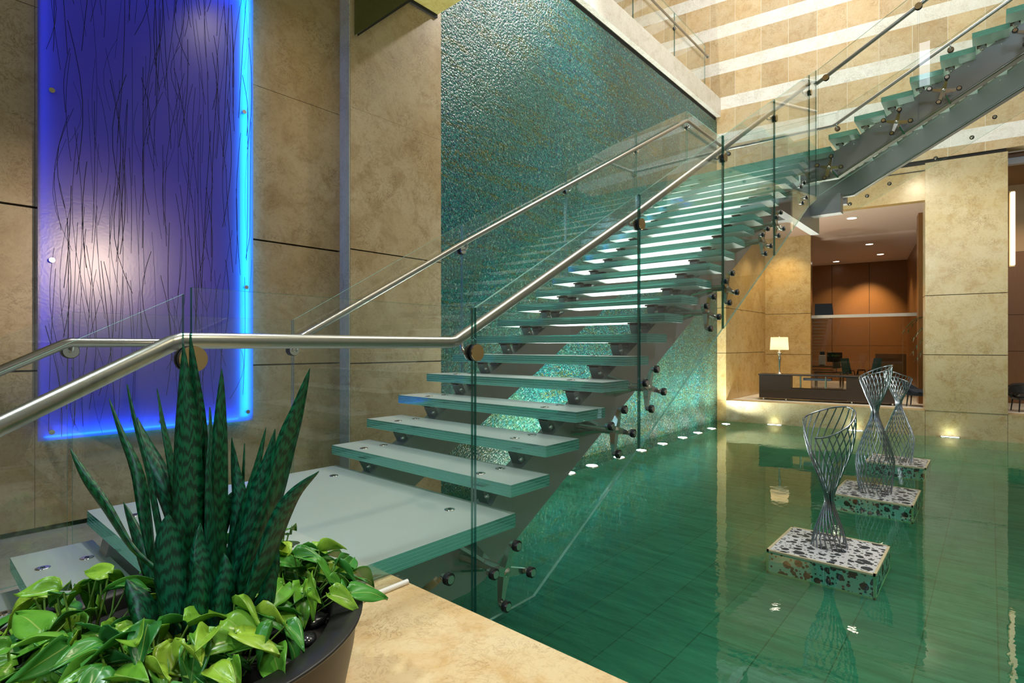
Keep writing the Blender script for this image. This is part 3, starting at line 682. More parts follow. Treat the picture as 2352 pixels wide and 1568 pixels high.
# near railing of the upper flight (plane x = 8.5)
ru = thing('glass_railing', (8.5, 1.7, 3.6), 'near glass railing of the upper stair flight, with spider clamps on the stringer', 'railing')
def Q(poly, x, root): kid(pane(poly, 'x', x).obj('glass_panel', gm), root, (0, 0, 0))
t2 = lambda y: nos2(y) + .96
b2 = lambda y: nos2(y) - .79
Q([(1.80, b2(1.80)), (.681, b2(.681)), (.681, t2(.681)), (1.80, t2(1.80))], 8.5, ru)
Q([(.667, b2(.667)), (-.90, b2(-.90)), (-.90, t2(-.90)), (.667, t2(.667))], 8.5, ru)
m = MB(); m.tube([(8.575, 1.86, 4.565), (8.575, 1.74, nos2(1.74) + .82), (8.575, -.9, nos2(-.9) + .82)], RAILR, 14)
kid(m.obj('handrail', M['steel']), ru, (0, 0, 0))
for y in (1.70, .674):
    b = kid(link('handrail_bracket', disc_me), ru, (8.5, y, nos2(y) + .765)); b.rotation_euler = (0, 0, -PI / 2)
for y in (1.669, .905, .43, -.35): add_clamp(ru, (8.5, y, nos2(y) - .485), cl2_me, -PI / 2, .0)
# far railing of landing and upper flight (plane x = 10.45)
rg = thing('glass_railing', (10.45, 2.6, 3.6), 'far glass railing along the mid landing and the far side of the upper flight', 'railing')
Q([(3.80, 3.11), (1.93, 3.11), (1.93, 4.80), (3.80, 4.80)], 10.45, rg)
Q([(1.915, 3.11), (1.68, 3.11), (.45, nos2(.45) - .77), (.45, nos2(.45) + .98), (1.915, 4.82)], 10.45, rg)
Q([(.436, nos2(.436) - .77), (-1.2, nos2(-1.2) - .77), (-1.2, nos2(-1.2) + .98), (.436, nos2(.436) + .98)], 10.45, rg)
m = MB(); m.tube([(10.39, 3.73, 4.60), (10.39, 1.98, 4.575), (10.39, 1.93, 4.59), (10.39, -1.2, 4.59 + 3.13 * RI / GO)], RAILR, 14)
kid(m.obj('handrail', M['steel']), rg, (0, 0, 0))
for y, z in ((3.72, 4.53), (1.92, 4.53), (.443, 5.32)):
    b = kid(link('handrail_bracket', disc_me), rg, (10.45, y, z)); b.rotation_euler = (0, 0, PI / 2)
for y, z in ((1.74, 3.24), (1.50, 3.33), (.62, 3.74), (.20, 3.95), (-.05, 4.18), (1.2, 3.47)): kid(link('glass_button', btn_me), rg, (10.44, y, z)).rotation_euler = (0, 0, PI / 2)
# gallery railing on the upper floor
rw = thing('glass_railing', (11, 5.7, 7.56), 'glass railing of the upper gallery at the top of the picture', 'railing')
for a, b in ((8.6, 10.44), (10.46, 12.47), (12.49, 14.35)): kid(pane([(a, 7.56), (b, 7.56), (b, 8.93), (a, 8.93)], 'y', 5.73).obj('glass_panel', gm), rw, (0, 0, 0))
m = MB(); m.tube([(8.6, 5.66, 8.60), (14.36, 5.66, 8.60)], RAILR, 12); m.cyl((14.33, 5.66, 8.6), (14.37, 5.66, 8.6), .045, 14); kid(m.obj('handrail', M['steel']), rw, (0, 0, 0))
for x in (10.45, 12.48): kid(link('handrail_bracket', disc_me), rw, (x, 5.73, 8.55)).rotation_euler = (0, 0, PI)
# ------------------------------------------------------------------ blue backlit panel on the left wall
PX0, PX1, PZ0, PZ1, PY = .772, 2.447, .142, 4.50, 5.66
lp = thing('light_panel', (1.61, PY, PZ0), 'tall blue and violet backlit glass panel with reeds on the stone wall', 'light panel')
m = MB(); m.box(PX0, PX1, PY, PY + .022, PZ0, PZ1); kid(m.obj('panel_glass', M['panel']), lp, (0, 0, 0))
m = MB(); g = .03
m.box(PX1 - .105, PX1 - .035, PY + .045, PY + .060, PZ0 + .04, PZ1 - .04)
kid(m.obj('light_strip', M['led']), lp, (0, 0, 0))
m = MB()
m.box(PX0 + .05, PX1 - .12, PY + .066, PY + .072, PZ0 + .015, PZ0 + .03); m.box(PX0 + .05, PX1 - .12, PY + .066, PY + .072, PZ1 - .05, PZ1 - .02)
kid(m.obj('light_strip', M['led']), lp, (0, 0, 0))
for nm, loc, tgt, sx, sy, pw in (('panel_led', (PX1 - .015, PY + .055, 2.32), (PX0, PY + .055, 2.32), .04, 4.2, 30), ('panel_led', (PX0 + .01, PY + .055, 2.32), (PX1, PY + .055, 2.32), .04, 4.2, 3)):
    a = area(nm, loc, tgt, sx, pw, (.04, .10, 1.0), sy)
area('panel_led', (1.6, PY + .055, PZ0 + .01), (1.6, PY + .055, 3), 1.5, 12, (.03, .08, 1.0), .04)
area('panel_led', (1.6, PY + .055, PZ1 - .01), (1.6, PY + .055, 0), 1.5, 26, (.03, .08, 1.0), .04)
m = MB(); m.box(PX0 + .02, PX1 - .02, PY + .078, PY + .086, PZ0 + .02, PZ1 - .02)
kid(m.obj('backlight_board', M['backlight']), lp, (0, 0, 0))
rnd = random.Random(3)
m = MB()
for i in range(210):
    x = rnd.uniform(PX0 + .03, PX1 - .03); z = rnd.uniform(PZ0 - .2, PZ1 - .1); L = rnd.uniform(.5, 1.7); sl = rnd.gauss(0, .045); cv = rnd.gauss(0, .05); r = rnd.uniform(.0012, .0029)
    pts = []
    for k in range(7):
        u = k / 6; zz = z + L * u; xx = x + sl * L * u + cv * math.sin(PI * u)
        if PX0 + .01 < xx < PX1 - .01 and PZ0 + .01 < zz < PZ1 - .01: pts.append((xx, PY - .0005, zz))
    if len(pts) > 2: m.tube(pts, r, 4)
o = kid(m.obj('reed_inlay', M['reed']), lp, (0, 0, 0)); o['kind'] = 'stuff'
bm_ = MB(); bm_.cyl((0, -.030, 0), (0, 0, 0), .020, 18); bm_.cyl((0, 0, 0), (0, .086, 0), .011, 12)
bme = bm_.mesh('standoff_bolt', [M['chrome']])
for x, z in ((.855, 2.94), (.855, 1.585), (.855, .21), (2.35, 3.25), (2.37, 1.49), (2.385, .235), (2.34, 4.42), (1.62, .215), (1.62, 4.43), (.855, 4.40)):
    kid(link('standoff_bolt', bme), lp, (x, PY, z))

# ------------------------------------------------------------------ pool lamps
plm = MB(); plm.lathe([(.115, -.02), (.115, .004), (.098, .006)], n=24); plm.lathe([(.096, .0065), (.001, .0075)], n=24, mi=1, cap=False)
pl_me = plm.mesh('pool_lamp', [M['chrome'], M['poollamp']])
def lamp_beams(x, y):
    spot('pool_uplight', (x, y, ZW + .03), (x, 5.50, ZW + 2.0), 290, (1, .99, .82), 34, .9, .04)
    spot('pool_spill', (x, y, ZW + .03), (x, 5.6, ZW + .5), 34, (1, .99, .80), 150, .8, .05)
    spot('pool_flood', (x, y, ZW + .03), (x, 4.4, ZW + 2.0), 310, (.93, 1.0, .93), 146, .6, .05)
lampx = (7.10, 7.78, 8.69, 9.55, 10.48, 11.48, 12.34, 13.2, 14.2)
words = ('first', 'second', 'third', 'fourth', 'fifth', 'middle', 'sixth')
PL = ['nearest visible round pool lamp below the mosaic wall', 'second nearest round pool lamp below the mosaic wall', 'third nearest round pool lamp below the mosaic wall', 'fourth nearest round pool lamp below the mosaic wall', 'fifth nearest round pool lamp below the mosaic wall',
      'fourth farthest round pool lamp below the mosaic wall', 'third farthest round pool lamp below the mosaic wall', 'second farthest round pool lamp below the mosaic wall', 'farthest round pool lamp, at the corner by the stone kerb']
for i, x in enumerate(lampx):
    o = link('pool_lamp', pl_me, None, (x, 5.02 + .012 * i, ZW + .004)); tag(o, PL[i], 'pool lamp', 'round pool lamps below the mosaic wall')
    lamp_beams(x, 5.02 + .012 * i)
for i, x in enumerate((6.42,)):
    lamp_beams(x, 5.0)
sm = MB(); sm.box(-.17, .17, -.05, .05, -.02, .004); sm.box(-.155, .155, -.035, .035, .004, .007, 1)
s_me = sm.mesh('pool_lamp', [M['chrome'], M['poollamp_warm']])
for s, l in ((1.18, 'pale strip lamp at the kerb below the table lamp'), (2.92, 'pale strip lamp at the kerb behind the front wire sculpture'), (4.70, 'pale strip lamp at the foot of the pale stone column')):
    o = link('pool_lamp', s_me, None, fw(s, -.075, ZW + .004), (0, 0, FROT)); tag(o, l, 'pool lamp', 'strip lamps along the stone kerb')
    p = fw(s, -.12, ZW + .05); q = fw(s, .2, ZW + .8); spot('kerb_uplight', p, q, 2.2, (.85, 1, .60), 130, .8, .05); spot('underside_fill', p, (9.6, .2, 4.6), 260, (.92, 1, .80), 66, .8, .06)  # flood beam added at the strip lamp to brighten the upper flight's underside

# ------------------------------------------------------------------ mosaic pedestals and wire sculptures
def pedestal(x0, x1, y0, y1, label):
    o = thing('pedestal', ((x0 + x1) / 2, (y0 + y1) / 2, ZP), label, 'pedestal')
    hx, hy, z1 = (x1 - x0) / 2, (y1 - y0) / 2, ZW + .012 - ZP
    hx2, hy2 = hx - .012, hy - .012
    uvs = []
    def q(w, h, ox): return [(ox, 0), (ox + w, 0), (ox + w, h), (ox, h)]
    b = MB(); b.box(-hx, hx, -hy, hy, 0, z1, 0, [q(hx * 2, hy * 2, 9), q(hx * 2, hy * 2, 0), q(hx * 2, z1, 2), q(hy * 2, z1, 4), q(hx * 2, z1, 6), q(hy * 2, z1, 7.5)])
    bo = b.obj('block', M['dots'], o)
    t = MB(); e = .004; w = .018
    for sx in (-1, 1):
        for sy in (-1, 1): t.box(*sorted((sx * (hx + e), sx * (hx - w))), *sorted((sy * (hy + e), sy * (hy - w))), 0, z1 + e)
        t.box(*sorted((sx * (hx + e), sx * (hx - w))), -hy, hy, z1 - w, z1 + e); t.box(-hx, hx, *sorted((sx * (hy + e), sx * (hy - w))), z1 - w, z1 + e)
        t.box(*sorted((sx * (hx + e), sx * (hx - w))), -hy, hy, 0, .018); t.box(-hx, hx, *sorted((sx * (hy + e), sx * (hy - w))), 0, .018)
    t.obj('edge_tile', M['cream'], o)
    return o
pedestal(5.70, 6.61, .755, 1.655, 'nearest dot patterned mosaic pedestal, in the middle of the pool')
pedestal(8.45, 9.45, .725, 1.625, 'middle dot patterned mosaic pedestal, under the wide wire sculpture')
pedestal(11.20, 12.10, .79, 1.64, 'farthest dot patterned mosaic pedestal, next to the stone kerb')
def interp(tab, u):
    n = len(tab)
    for i in range(n - 1):
        a, b = tab[i], tab[i + 1]
        if u <= b[0] or i == n - 2:
            h = b[0] - a[0]; k = min(1, max(0, (u - a[0]) / h))
            p, q = tab[max(i - 1, 0)], tab[min(i + 2, n - 1)]
            m0 = (b[1] - p[1]) / (b[0] - p[0]) * h; m1 = (q[1] - a[1]) / (q[0] - a[0]) * h
            return (2 * k**3 - 3 * k**2 + 1) * a[1] + (k**3 - 2 * k**2 + k) * m0 + (-2 * k**3 + 3 * k**2) * b[1] + (k**3 - k**2) * m1
def sculpture(x, y, H, prof, rim, n, twist, a0, dr, label, ecc=1.0):
    o = thing('wire_sculpture', (x, y, ZW + .014), label, 'sculpture', 'wire sculptures in the pool')
    rp = []
    for i in range(n):
        u0 = i / (n - 1); ang = R(a0) + dr * u0 * R(328); hr = H * interp(rim, u0); pts = []
        for k in range(25):
            v = k / 24; z = hr * v; a = ang - twist * (1 - z / H); r = interp(prof, z / H); pts.append((r * math.cos(a), r * math.sin(a) * ecc, z))
        MB().tube(pts, .0060, 6).obj('wire', M['wire'], o); rp.append(pts[-1])
    fine = []
    for k in range(61):
        u0 = k / 60; ang = R(a0) + dr * u0 * R(328); hr = H * interp(rim, u0); r = interp(prof, hr / H); fine.append((r * math.cos(ang - twist * (1 - hr / H)), r * math.sin(ang - twist * (1 - hr / H)) * ecc, hr))
    MB().tube(fine, .0085, 8).obj('rim', M['wire'], o)
VW = math.atan2(1.2, 6.2)                  # looking direction of the room's long axis
P1 = [(0, .160), (.12, .125), (.30, .044), (.36, .040), (.5, .10), (.70, .195), (.86, .228), (1.0, .222)]
P2 = [(0, .185), (.10, .205), (.26, .222), (.42, .15), (.60, .048), (.66, .044), (.78, .12), (.9, .185), (1.0, .200)]
RIM = [(0, .90), (.12, .93), (.36, 1.0), (.55, .97), (.74, .88), (.9, .81), (1, .79)]
RIM2 = [(0, .885), (.15, .92), (.38, .99), (.55, 1.0), (.72, .96), (.88, .93), (1, .90)]
sculpture(6.22, 1.215, 1.385, P1, RIM, 20, -R(140), 96, -1, 'nearest wire sculpture, narrow below and open cup on top')
sculpture(8.92, 1.19, 1.74, P2, RIM2, 24, -R(150), 92, -1, 'middle wire sculpture with wide lower body, left of the farthest one')
sculpture(11.62, 1.20, 1.56, P2, RIM2, 22, R(150), -24, 1, 'farthest wire sculpture, standing close to the stone kerb')

# ------------------------------------------------------------------ lobby furniture
def fthing(name, s, off, z, label, cat, group=None, rz=0):
    return thing(name, fw(s, off, z), label, cat, group, FROT + rz)
d = fthing('reception_desk', 2.3, .8, -.56, 'long dark walnut reception desk with a glass top behind the pool', 'desk')
m = MB(); m.box(-1.60, -.83, 0, .55, .05, .66); m.obj('cabinet', M['wood_dark'], d)
m = MB(); m.box(.43, 1.50, 0, .55, .05, .66); m.obj('cabinet', M['wood_dark'], d)
m = MB(); m.box(-.83, .43, 0, .03, .05, .345); m.box(-.83, .43, 0, .45, .05, .08); m.box(-.83, .43, 0, .10, .325, .345); m.obj('modesty_panel', M['wood_dark'], d)
m = MB(); m.bevbox(-1.62, 1.53, -.03, .62, .665, .695, .006); m.obj('desk_top', M['black'], d)
for x in (-.60, -.02): MB().cyl((x, .06, .345), (x, .06, .665), .022, 14).obj('post', M['chrome'], d)
m = MB(); m.box(-.55, .1, .2, .5, .54, .60); m.obj('drawer_tray', M['bracket'], d)
for x in (-1.5, -.95, .55, 1.4): MB().cyl((x, .1, 0), (x, .1, .05), .025, 10).obj('foot', M['chrome'], d)
la = fthing('table_lamp', 1.17, 1.05, .136, 'silver table lamp with a glowing cream drum shade on the reception desk', 'lamp')
m = MB(); m.lathe([(.085, 0), (.085, .012), (.05, .022), (.026, .05), (.022, .12), (.030, .30), (.046, .42), (.030, .47), (.026, .485), (.050, .515), (.062, .55), (.050, .585), (.022, .605), (.030, .625), (.018, .645), (.010, .66)], n=26); m.obj('base', M['chrome'], la)
m = MB(); m.lathe([(.232, .655), (.212, 1.0), (.206, 1.0), (.226, .655), (.232, .655)], n=36, cap=False); m.obj('lamp_shade', M['shade'], la)
m = MB(); m.cyl((0, 0, .66), (0, 0, 1.01), .006, 8); m.ball((0, 0, 1.02), .016); m.obj('finial', M['chrome'], la)
for k in range(3):
    a = k * 2 * PI / 3; m = MB().cyl((0, 0, .98), (.21 * math.cos(a), .21 * math.sin(a), .985), .004, 6); m.obj('spider_wire', M['chrome'], la)
bl = bpy.data.lights.new('lamp_bulb', 'POINT'); bl.energy = 26; bl.color = (1, .72, .40); bl.shadow_soft_size = .06
bo = bpy.data.objects.new('lamp_bulb', bl); COL.objects.link(bo); bo.location = fw(1.17, 1.05, .95)
# tub chair and the black chair of the right opening
def tub_chair(s, off, rz, label, mat, h=.60):
    c = fthing('tub_chair', s, off, -.56, label, 'chair', None, rz)
    m = MB(); n = 16; vs = []; fs = []
    prof = [(.0, .30, .16), (.05, .34, .20), (.18, .42, .28), (.36, .57, .33)]
    for j in range(n + 1):
        a = R(-20) + R(220) * j / n; back = max(0, math.sin(a)); hh = h * (.62 + .38 * back)
        for (q, z, r) in ((0, .28, .19), (1, .36, .26), (2, hh * .8, .31), (3, hh, .335), (4, hh, .295), (5, hh * .8, .265), (6, .40, .22)):
            vs.append((r * math.cos(a) * 1.0, r * math.sin(a), z))
    for j in range(n):
        for q in range(6): fs.append((j * 7 + q, (j + 1) * 7 + q, (j + 1) * 7 + q + 1, j * 7 + q + 1))
    fs += [(0, 1, 2, 3, 4, 5, 6), tuple(n * 7 + q for q in (6, 5, 4, 3, 2, 1, 0))]
    m.add(vs, fs, 0, True); m.obj('shell', mat, c)
    m = MB(); m.bevbox(-.25, .25, -.26, .22, .26, .40, .05); m.obj('seat', mat, c)
    for x in (-.18, .18):
        for y in (-.18, .16): MB().cyl((x * 1.15, y * 1.15, 0), (x, y, .28), .012, 8, 0, .016).obj('leg', M['black'], c)
    return c
tub_chair(4.21, 1.02, R(75), 'dark navy tub chair at the right end of the reception desk', M['navy'])
c = tub_chair(6.15, .95, R(10), 'black upholstered chair in the right opening beside the stone column', M['black'], .62)
# office behind the glass partition
gp = fthing('glass_partition', 3.1, 3.8, -.56, 'low glass office partition with a white top rail', 'partition')
m = MB(); m.box(-1.33, .15, -.006, .006, 0, 2.31); m.obj('glass_panel', M['glass_dim'], gp)
m = MB(); m.box(.16, 1.33, -.006, .006, 0, 2.31); m.obj('glass_panel', M['glass_dim'], gp)
m = MB(); m.box(-1.34, 1.34, -.03, .03, 2.31, 2.40); m.obj('top_rail', M['white'], gp)
def office_chair(s, off, rz, label):
    c = fthing('office_chair', s, off, -.565, label, 'chair', None, rz)
    m = MB(); m.bevbox(-.24, .24, -.24, .24, .44, .51, .03); m.obj('seat', M['teal_fab'], c)
    m = MB(); m.hexa([(-.22, .22, .55), (.22, .22, .55), (.22, .26, .55), (-.22, .26, .55), (-.20, .32, 1.06), (.20, .32, 1.06), (.20, .35, 1.06), (-.20, .35, 1.06)]); m.obj('backrest', M['teal_fab'], c)
    m = MB(); m.cyl((0, 0, .10), (0, 0, .44), .028, 12); m.beam((0, .2, .46), (0, .28, .7), .05, .03); m.obj('column', M['chrome'], c)
    for sx in (-1, 1): MB().tube([(sx * .25, .1, .47), (sx * .29, .08, .66), (sx * .29, -.14, .68), (sx * .25, -.16, .47)], .014, 8).obj('armrest', M['black'], c)
    for k in range(5):
        a = k * 2 * PI / 5; l = MB(); l.beam((0, 0, .10), (.29 * math.cos(a), .29 * math.sin(a), .07), .05, .04, (0, 0, 1), 0, .03, .02); l.ball((.29 * math.cos(a), .29 * math.sin(a), .03), .03); l.obj('base_leg', M['chrome'], c)
office_chair(2.90, 5.2, R(60), 'teal office chair seen through the partition, left one behind the monitor')
office_chair(3.25, 6.0, R(-60), 'teal office chair seen through the partition, right one turned sideways')
t_ = fthing('office_table', 2.1, 6.25, -.565, 'wooden office table with a glass shelf behind the partition', 'table')
m = MB(); m.bevbox(-.8, .55, -.45, .45, .735, .79, .008); m.obj('table_top', M['wood'], t_)
m = MB(); m.box(-.75, .2, -.62, -.3, .64, .655); m.obj('glass_shelf', M['glass_edge'], t_)
for x, y in ((-.7, -.38), (.45, -.38), (-.7, .38), (.45, .38)): MB().cyl((x, y, 0), (x, y, .735), .025, 10).obj('leg', M['chrome'], t_)
def monitor(s, off, z, rz, label, w=.50, h=.33):
    c = fthing('monitor', s, off, z, label, 'monitor', None, rz)
    m = MB(); m.bevbox(-w / 2, w / 2, -.02, .02, .12, .12 + h, .006); m.obj('screen', M['black'], c)
    m = MB(); m.cyl((0, .02, 0), (0, .02, .2), .018, 10); m.bevbox(-.12, .12, -.08, .1, 0, .012, .004); m.obj('stand', M['chrome'], c)
monitor(2.40, 5.15, .05, R(70), 'black computer monitor seen edge-on beside the office chairs', .5, .42)
monitor(2.30, 6.45, .226, R(30), 'second computer monitor standing at the back of the office table')
dk = fthing('office_desk', 2.22, 5.0, -.565, 'low dark office desk carrying the edge-on monitor', 'desk')
m = MB(); m.bevbox(-.45, .33, -.3, .55, .585, .613, .006); m.obj('desk_top', M['wood_dark'], dk)
for x, y in ((-.4, -.25), (.28, -.25), (-.4, .5), (.28, .5)): MB().cyl((x, y, 0), (x, y, .585), .02, 8).obj('leg', M['chrome'], dk)
cm = fthing('coffee_machine', 1.95, 6.05, .226, 'white coffee machine on the office table next to the pier', 'machine')
m = MB(); m.bevbox(-.10, .10, -.15, .15, 0, .36, .02); m.obj('body', M['white'], cm); m = MB(); m.bevbox(-.07, .07, -.1, .1, .36, .48, .015); m.obj('hopper', M['black'], cm); m = MB(); m.bevbox(-.08, .08, -.2, -.15, .02, .04, .005); m.obj('drip_tray', M['chrome'], cm)
tv = fthing('television', 2.02, 6.5, 1.90, 'black wall television above the glass partition', 'television', None, R(8))
m = MB(); m.hexa([(-.32, -.05, 0), (.25, -.05, 0), (.25, .05, 0), (-.32, .05, 0), (-.32, -.05, .47), (.20, -.05, .47), (.20, .05, .47), (-.32, .05, .47)]); m.obj('screen', M['black'], tv)
m = MB(); m.beam((.2, .06, .1), (.2, .5, .1), .05, .28); m.cyl((.0, .5, .2), (0, 4.6, .2), .03, 8); m.obj('mount', M['wood_dark'], tv)
dr = fthing('drawer_cabinet', 3.9, 6.6, -.565, 'wooden drawer cabinet behind the partition beside the post', 'cabinet')
m = MB(); m.box(-.42, .42, 0, .5, 0, 1.2); m.obj('body', M['wood'], dr)
for k in range(4):
    f_ = MB(); f_.box(-.40, .40, -.02, 0, .05 + k * .285, .31 + k * .285); f = f_.obj('drawer', M['wood'], dr); h_ = MB(); h_.box(-.1, .1, -.045, -.02, .2 + k * .285, .215 + k * .285); h_.obj('handle', M['chrome'], f)
# palm behind the column
pm = fthing('palm', 4.75, 1.35, -.56, 'green potted palm half hidden behind the pale stone column', 'plant')
m = MB(); m.lathe([(.16, 0), (.20, .38), (.18, .38), (.17, .34), (.001, .34)], n=20); m.obj('pot', M['pot'], pm)
m = MB(); m.tube([(0, 0, .3), (.02, .01, 1.0), (-.02, 0, 1.75)], [.035, .03, .025], 8); m.obj('trunk', M['wood_dark'], pm)
rnd = random.Random(5)
for i in range(13):
    a = rnd.uniform(0, 2 * PI) if i > 5 else R(180 + (i - 2.5) * 22); L = rnd.uniform(.6, .85); rise = rnd.uniform(.1, .55); m = MB(); pts = []
    z0_ = rnd.uniform(1.2, 1.8) if i > 2 else 1.8
    for k in range(9): u = k / 8; pts.append(Vector((math.cos(a) * L * u, math.sin(a) * L * u, z0_ + rise * math.sin(u * 2.2) - .35 * u * u)))
    m.tube(pts, [.008 * (1 - .8 * k / 8) for k in range(9)], 5)
    for k in range(2, 9):
        for sd in (-1, 1):
            d_ = (pts[k] - pts[k - 1]).normalized(); sv = d_.cross(Vector((0, 0, 1))).normalized() * sd; q = pts[k] + (d_ * .8 + sv * .7 + Vector((0, 0, -.35))).normalized() * .26 * (1 - .5 * k / 9)
            m.beam(pts[k], q, .022, .003, (0, 0, 1), 0, .003, .002)
    m.obj('frond', M['palm'], pm)
sc = fthing('wall_sconce', 5.79, .46, 2.62, 'tall glowing linear wall light at the right edge', 'wall light')
m = MB(); m.bevbox(-.022, .085, .0, .05, 0, 1.66, .004); m.obj('back_plate', M['bronze'], sc)
m = MB(); m.bevbox(.0, .075, -.07, 0, .03, 1.63, .012); m.obj('tube', M['sconce'], sc)
# recessed ceiling lights of the lobby
dl = MB(); dl.lathe([(.13, 0), (.13, -.012), (.105, -.012)], n=26, cap=False); dl.lathe([(.105, -.010), (.001, -.008)], n=26, mi=1, cap=False)
dl_me = dl.mesh('downlight', [M['white'], M['bulb']])
for s, off, z, l in ((2.85, 1.47, 4.26, 'round ceiling light nearest the opening, above the reception desk'), (3.30, 6.3, 4.29, 'round ceiling light, right one deep in the office'), (3.68, 8.9, 4.29, 'small half hidden ceiling light deep in the office, below the right one'), (2.24, 10.05, 4.29, 'round ceiling light nearest the wood panelling on the left'), (1.05, 1.5, 4.26, 'round ceiling light half hidden behind the glass stair railing')):
    o = link('downlight', dl_me, None, fw(s, off, z), (0, 0, FROT)); tag(o, l, 'ceiling light', 'recessed lobby ceiling lights')
    spot('downlight_beam', fw(s, off, z - .03), fw(s, off, 0), 210, (1, .80, .52), 100, .7, .08)
spot('office_wall_beam', fw(3.3, 9.6, 4.2), fw(3.3, 11.0, 1.6), 640, (1, .74, .40), 70, .9, .08)
spot('pier_beam', fw(1.1, 2.4, 4.2), fw(1.1, 3.4, 1.2), 130, (1, .76, .40), 90, .8, .08)
spot('right_bay_light', fw(6.6, 1.6, 4.9), fw(6.3, 2.4, 0), 160, (1, .80, .55), 110, .8, .06)
SNAKE=[
([(0.421,1.401,0.28),(0.412,1.429,0.364),(0.368,1.498,0.43),(0.33,1.559,0.527),(0.304,1.607,0.591),(0.283,1.65,0.658)],0.036,0.6),
([(0.44,1.44,0.25),(0.42,1.487,0.346),(0.408,1.525,0.475),(0.398,1.561,0.586),(0.377,1.609,0.679),(0.36,1.652,0.769)],0.03,1.0),
([(0.437,1.414,0.25),(0.427,1.442,0.356),(0.412,1.478,0.494),(0.402,1.508,0.604),(0.388,1.542,0.706),(0.378,1.572,0.807)],0.034,0.5),
([(0.471,1.465,0.219),(0.473,1.487,0.328),(0.466,1.519,0.462),(0.449,1.563,0.566),(0.432,1.607,0.65),(0.42,1.645,0.717)],0.05,0.9),
([(0.482,1.483,0.209),(0.483,1.501,0.354),(0.475,1.528,0.502),(0.467,1.554,0.619),(0.459,1.582,0.705),(0.453,1.607,0.791)],0.022,0.3),
([(0.437,1.474,0.23),(0.43,1.513,0.293),(0.415,1.56,0.37),(0.403,1.603,0.438),(0.39,1.649,0.505)],0.042,0.2),
([(0.442,1.361,0.236),(0.443,1.37,0.352),(0.447,1.375,0.498),(0.448,1.383,0.645),(0.447,1.392,0.774),(0.447,1.401,0.904)],0.066,0.15),
([(0.481,1.408,0.225),(0.485,1.401,0.38),(0.484,1.399,0.535),(0.479,1.402,0.689),(0.472,1.407,0.812),(0.464,1.412,0.93)],0.044,0.7),
([(0.481,1.348,0.246),(0.49,1.352,0.361),(0.495,1.362,0.488),(0.496,1.376,0.608),(0.502,1.384,0.688),(0.504,1.398,0.754)],0.04,0.9),
([(0.506,1.38,0.235),(0.515,1.385,0.344),(0.521,1.393,0.476),(0.526,1.402,0.599),(0.532,1.411,0.724),(0.538,1.419,0.845)],0.048,0.3),
([(0.541,1.4,0.214),(0.552,1.403,0.316),(0.567,1.401,0.419),(0.575,1.407,0.514),(0.572,1.426,0.587),(0.57,1.443,0.668)],0.04,0.4),
([(0.524,1.344,0.24),(0.536,1.349,0.347),(0.551,1.349,0.446),(0.57,1.346,0.537),(0.591,1.341,0.618),(0.61,1.338,0.701)],0.03,0.8),
([(0.515,1.309,0.256),(0.529,1.308,0.361),(0.549,1.3,0.468),(0.571,1.29,0.567),(0.592,1.282,0.636),(0.606,1.281,0.702)],0.042,0.5),
([(0.51,1.284,0.256),(0.527,1.267,0.334),(0.547,1.247,0.431),(0.571,1.222,0.539),(0.594,1.198,0.677),(0.611,1.181,0.756),(0.63,1.163,0.849)],0.058,0.35),
([(0.5,1.235,0.267),(0.518,1.212,0.344),(0.539,1.185,0.431),(0.56,1.158,0.526),(0.581,1.131,0.583),(0.612,1.091,0.628)],0.046,0.6),
([(0.534,1.272,0.261),(0.554,1.257,0.308),(0.571,1.245,0.365),(0.582,1.24,0.413),(0.588,1.24,0.456)],0.044,0.2),
([(0.375,1.348,0.25),(0.371,1.363,0.293),(0.361,1.386,0.336),(0.35,1.409,0.361),(0.343,1.429,0.387)],0.05,0.3),
([(0.405,1.283,0.261),(0.4,1.296,0.341),(0.394,1.31,0.422),(0.391,1.322,0.495),(0.394,1.326,0.54)],0.066,0.1),
([(0.442,1.256,0.256),(0.445,1.267,0.334),(0.445,1.283,0.423),(0.446,1.297,0.467),(0.451,1.306,0.511)],0.044,0.2),
([(0.464,1.246,0.25),(0.47,1.25,0.312),(0.477,1.253,0.365),(0.483,1.258,0.409),(0.485,1.268,0.444)],0.046,0.3),
([(0.554,1.432,0.21),(0.563,1.436,0.314),(0.576,1.436,0.431),(0.592,1.433,0.549),(0.6,1.44,0.65)],0.018,0.2),
([(0.5,1.493,0.188),(0.5,1.508,0.303),(0.501,1.522,0.431),(0.489,1.551,0.527),(0.484,1.571,0.586)],0.046,0.5),
([(0.514,1.477,0.199),(0.527,1.47,0.327),(0.549,1.452,0.434),(0.565,1.441,0.509),(0.57,1.443,0.53)],0.034,0.6),
([(0.443,1.543,0.204),(0.434,1.572,0.295),(0.422,1.604,0.378),(0.422,1.624,0.439),(0.427,1.637,0.485)],0.034,0.4),
([(0.591,1.359,0.231),(0.606,1.356,0.323),(0.618,1.358,0.405),(0.62,1.372,0.456),(0.612,1.395,0.508)],0.034,0.4),
([(0.548,1.226,0.252),(0.559,1.224,0.307),(0.568,1.223,0.363),(0.576,1.224,0.399)],0.04,0.2),
([(0.412,1.244,0.263),(0.418,1.247,0.332),(0.424,1.25,0.393),(0.425,1.26,0.445)],0.05,0.1),
]
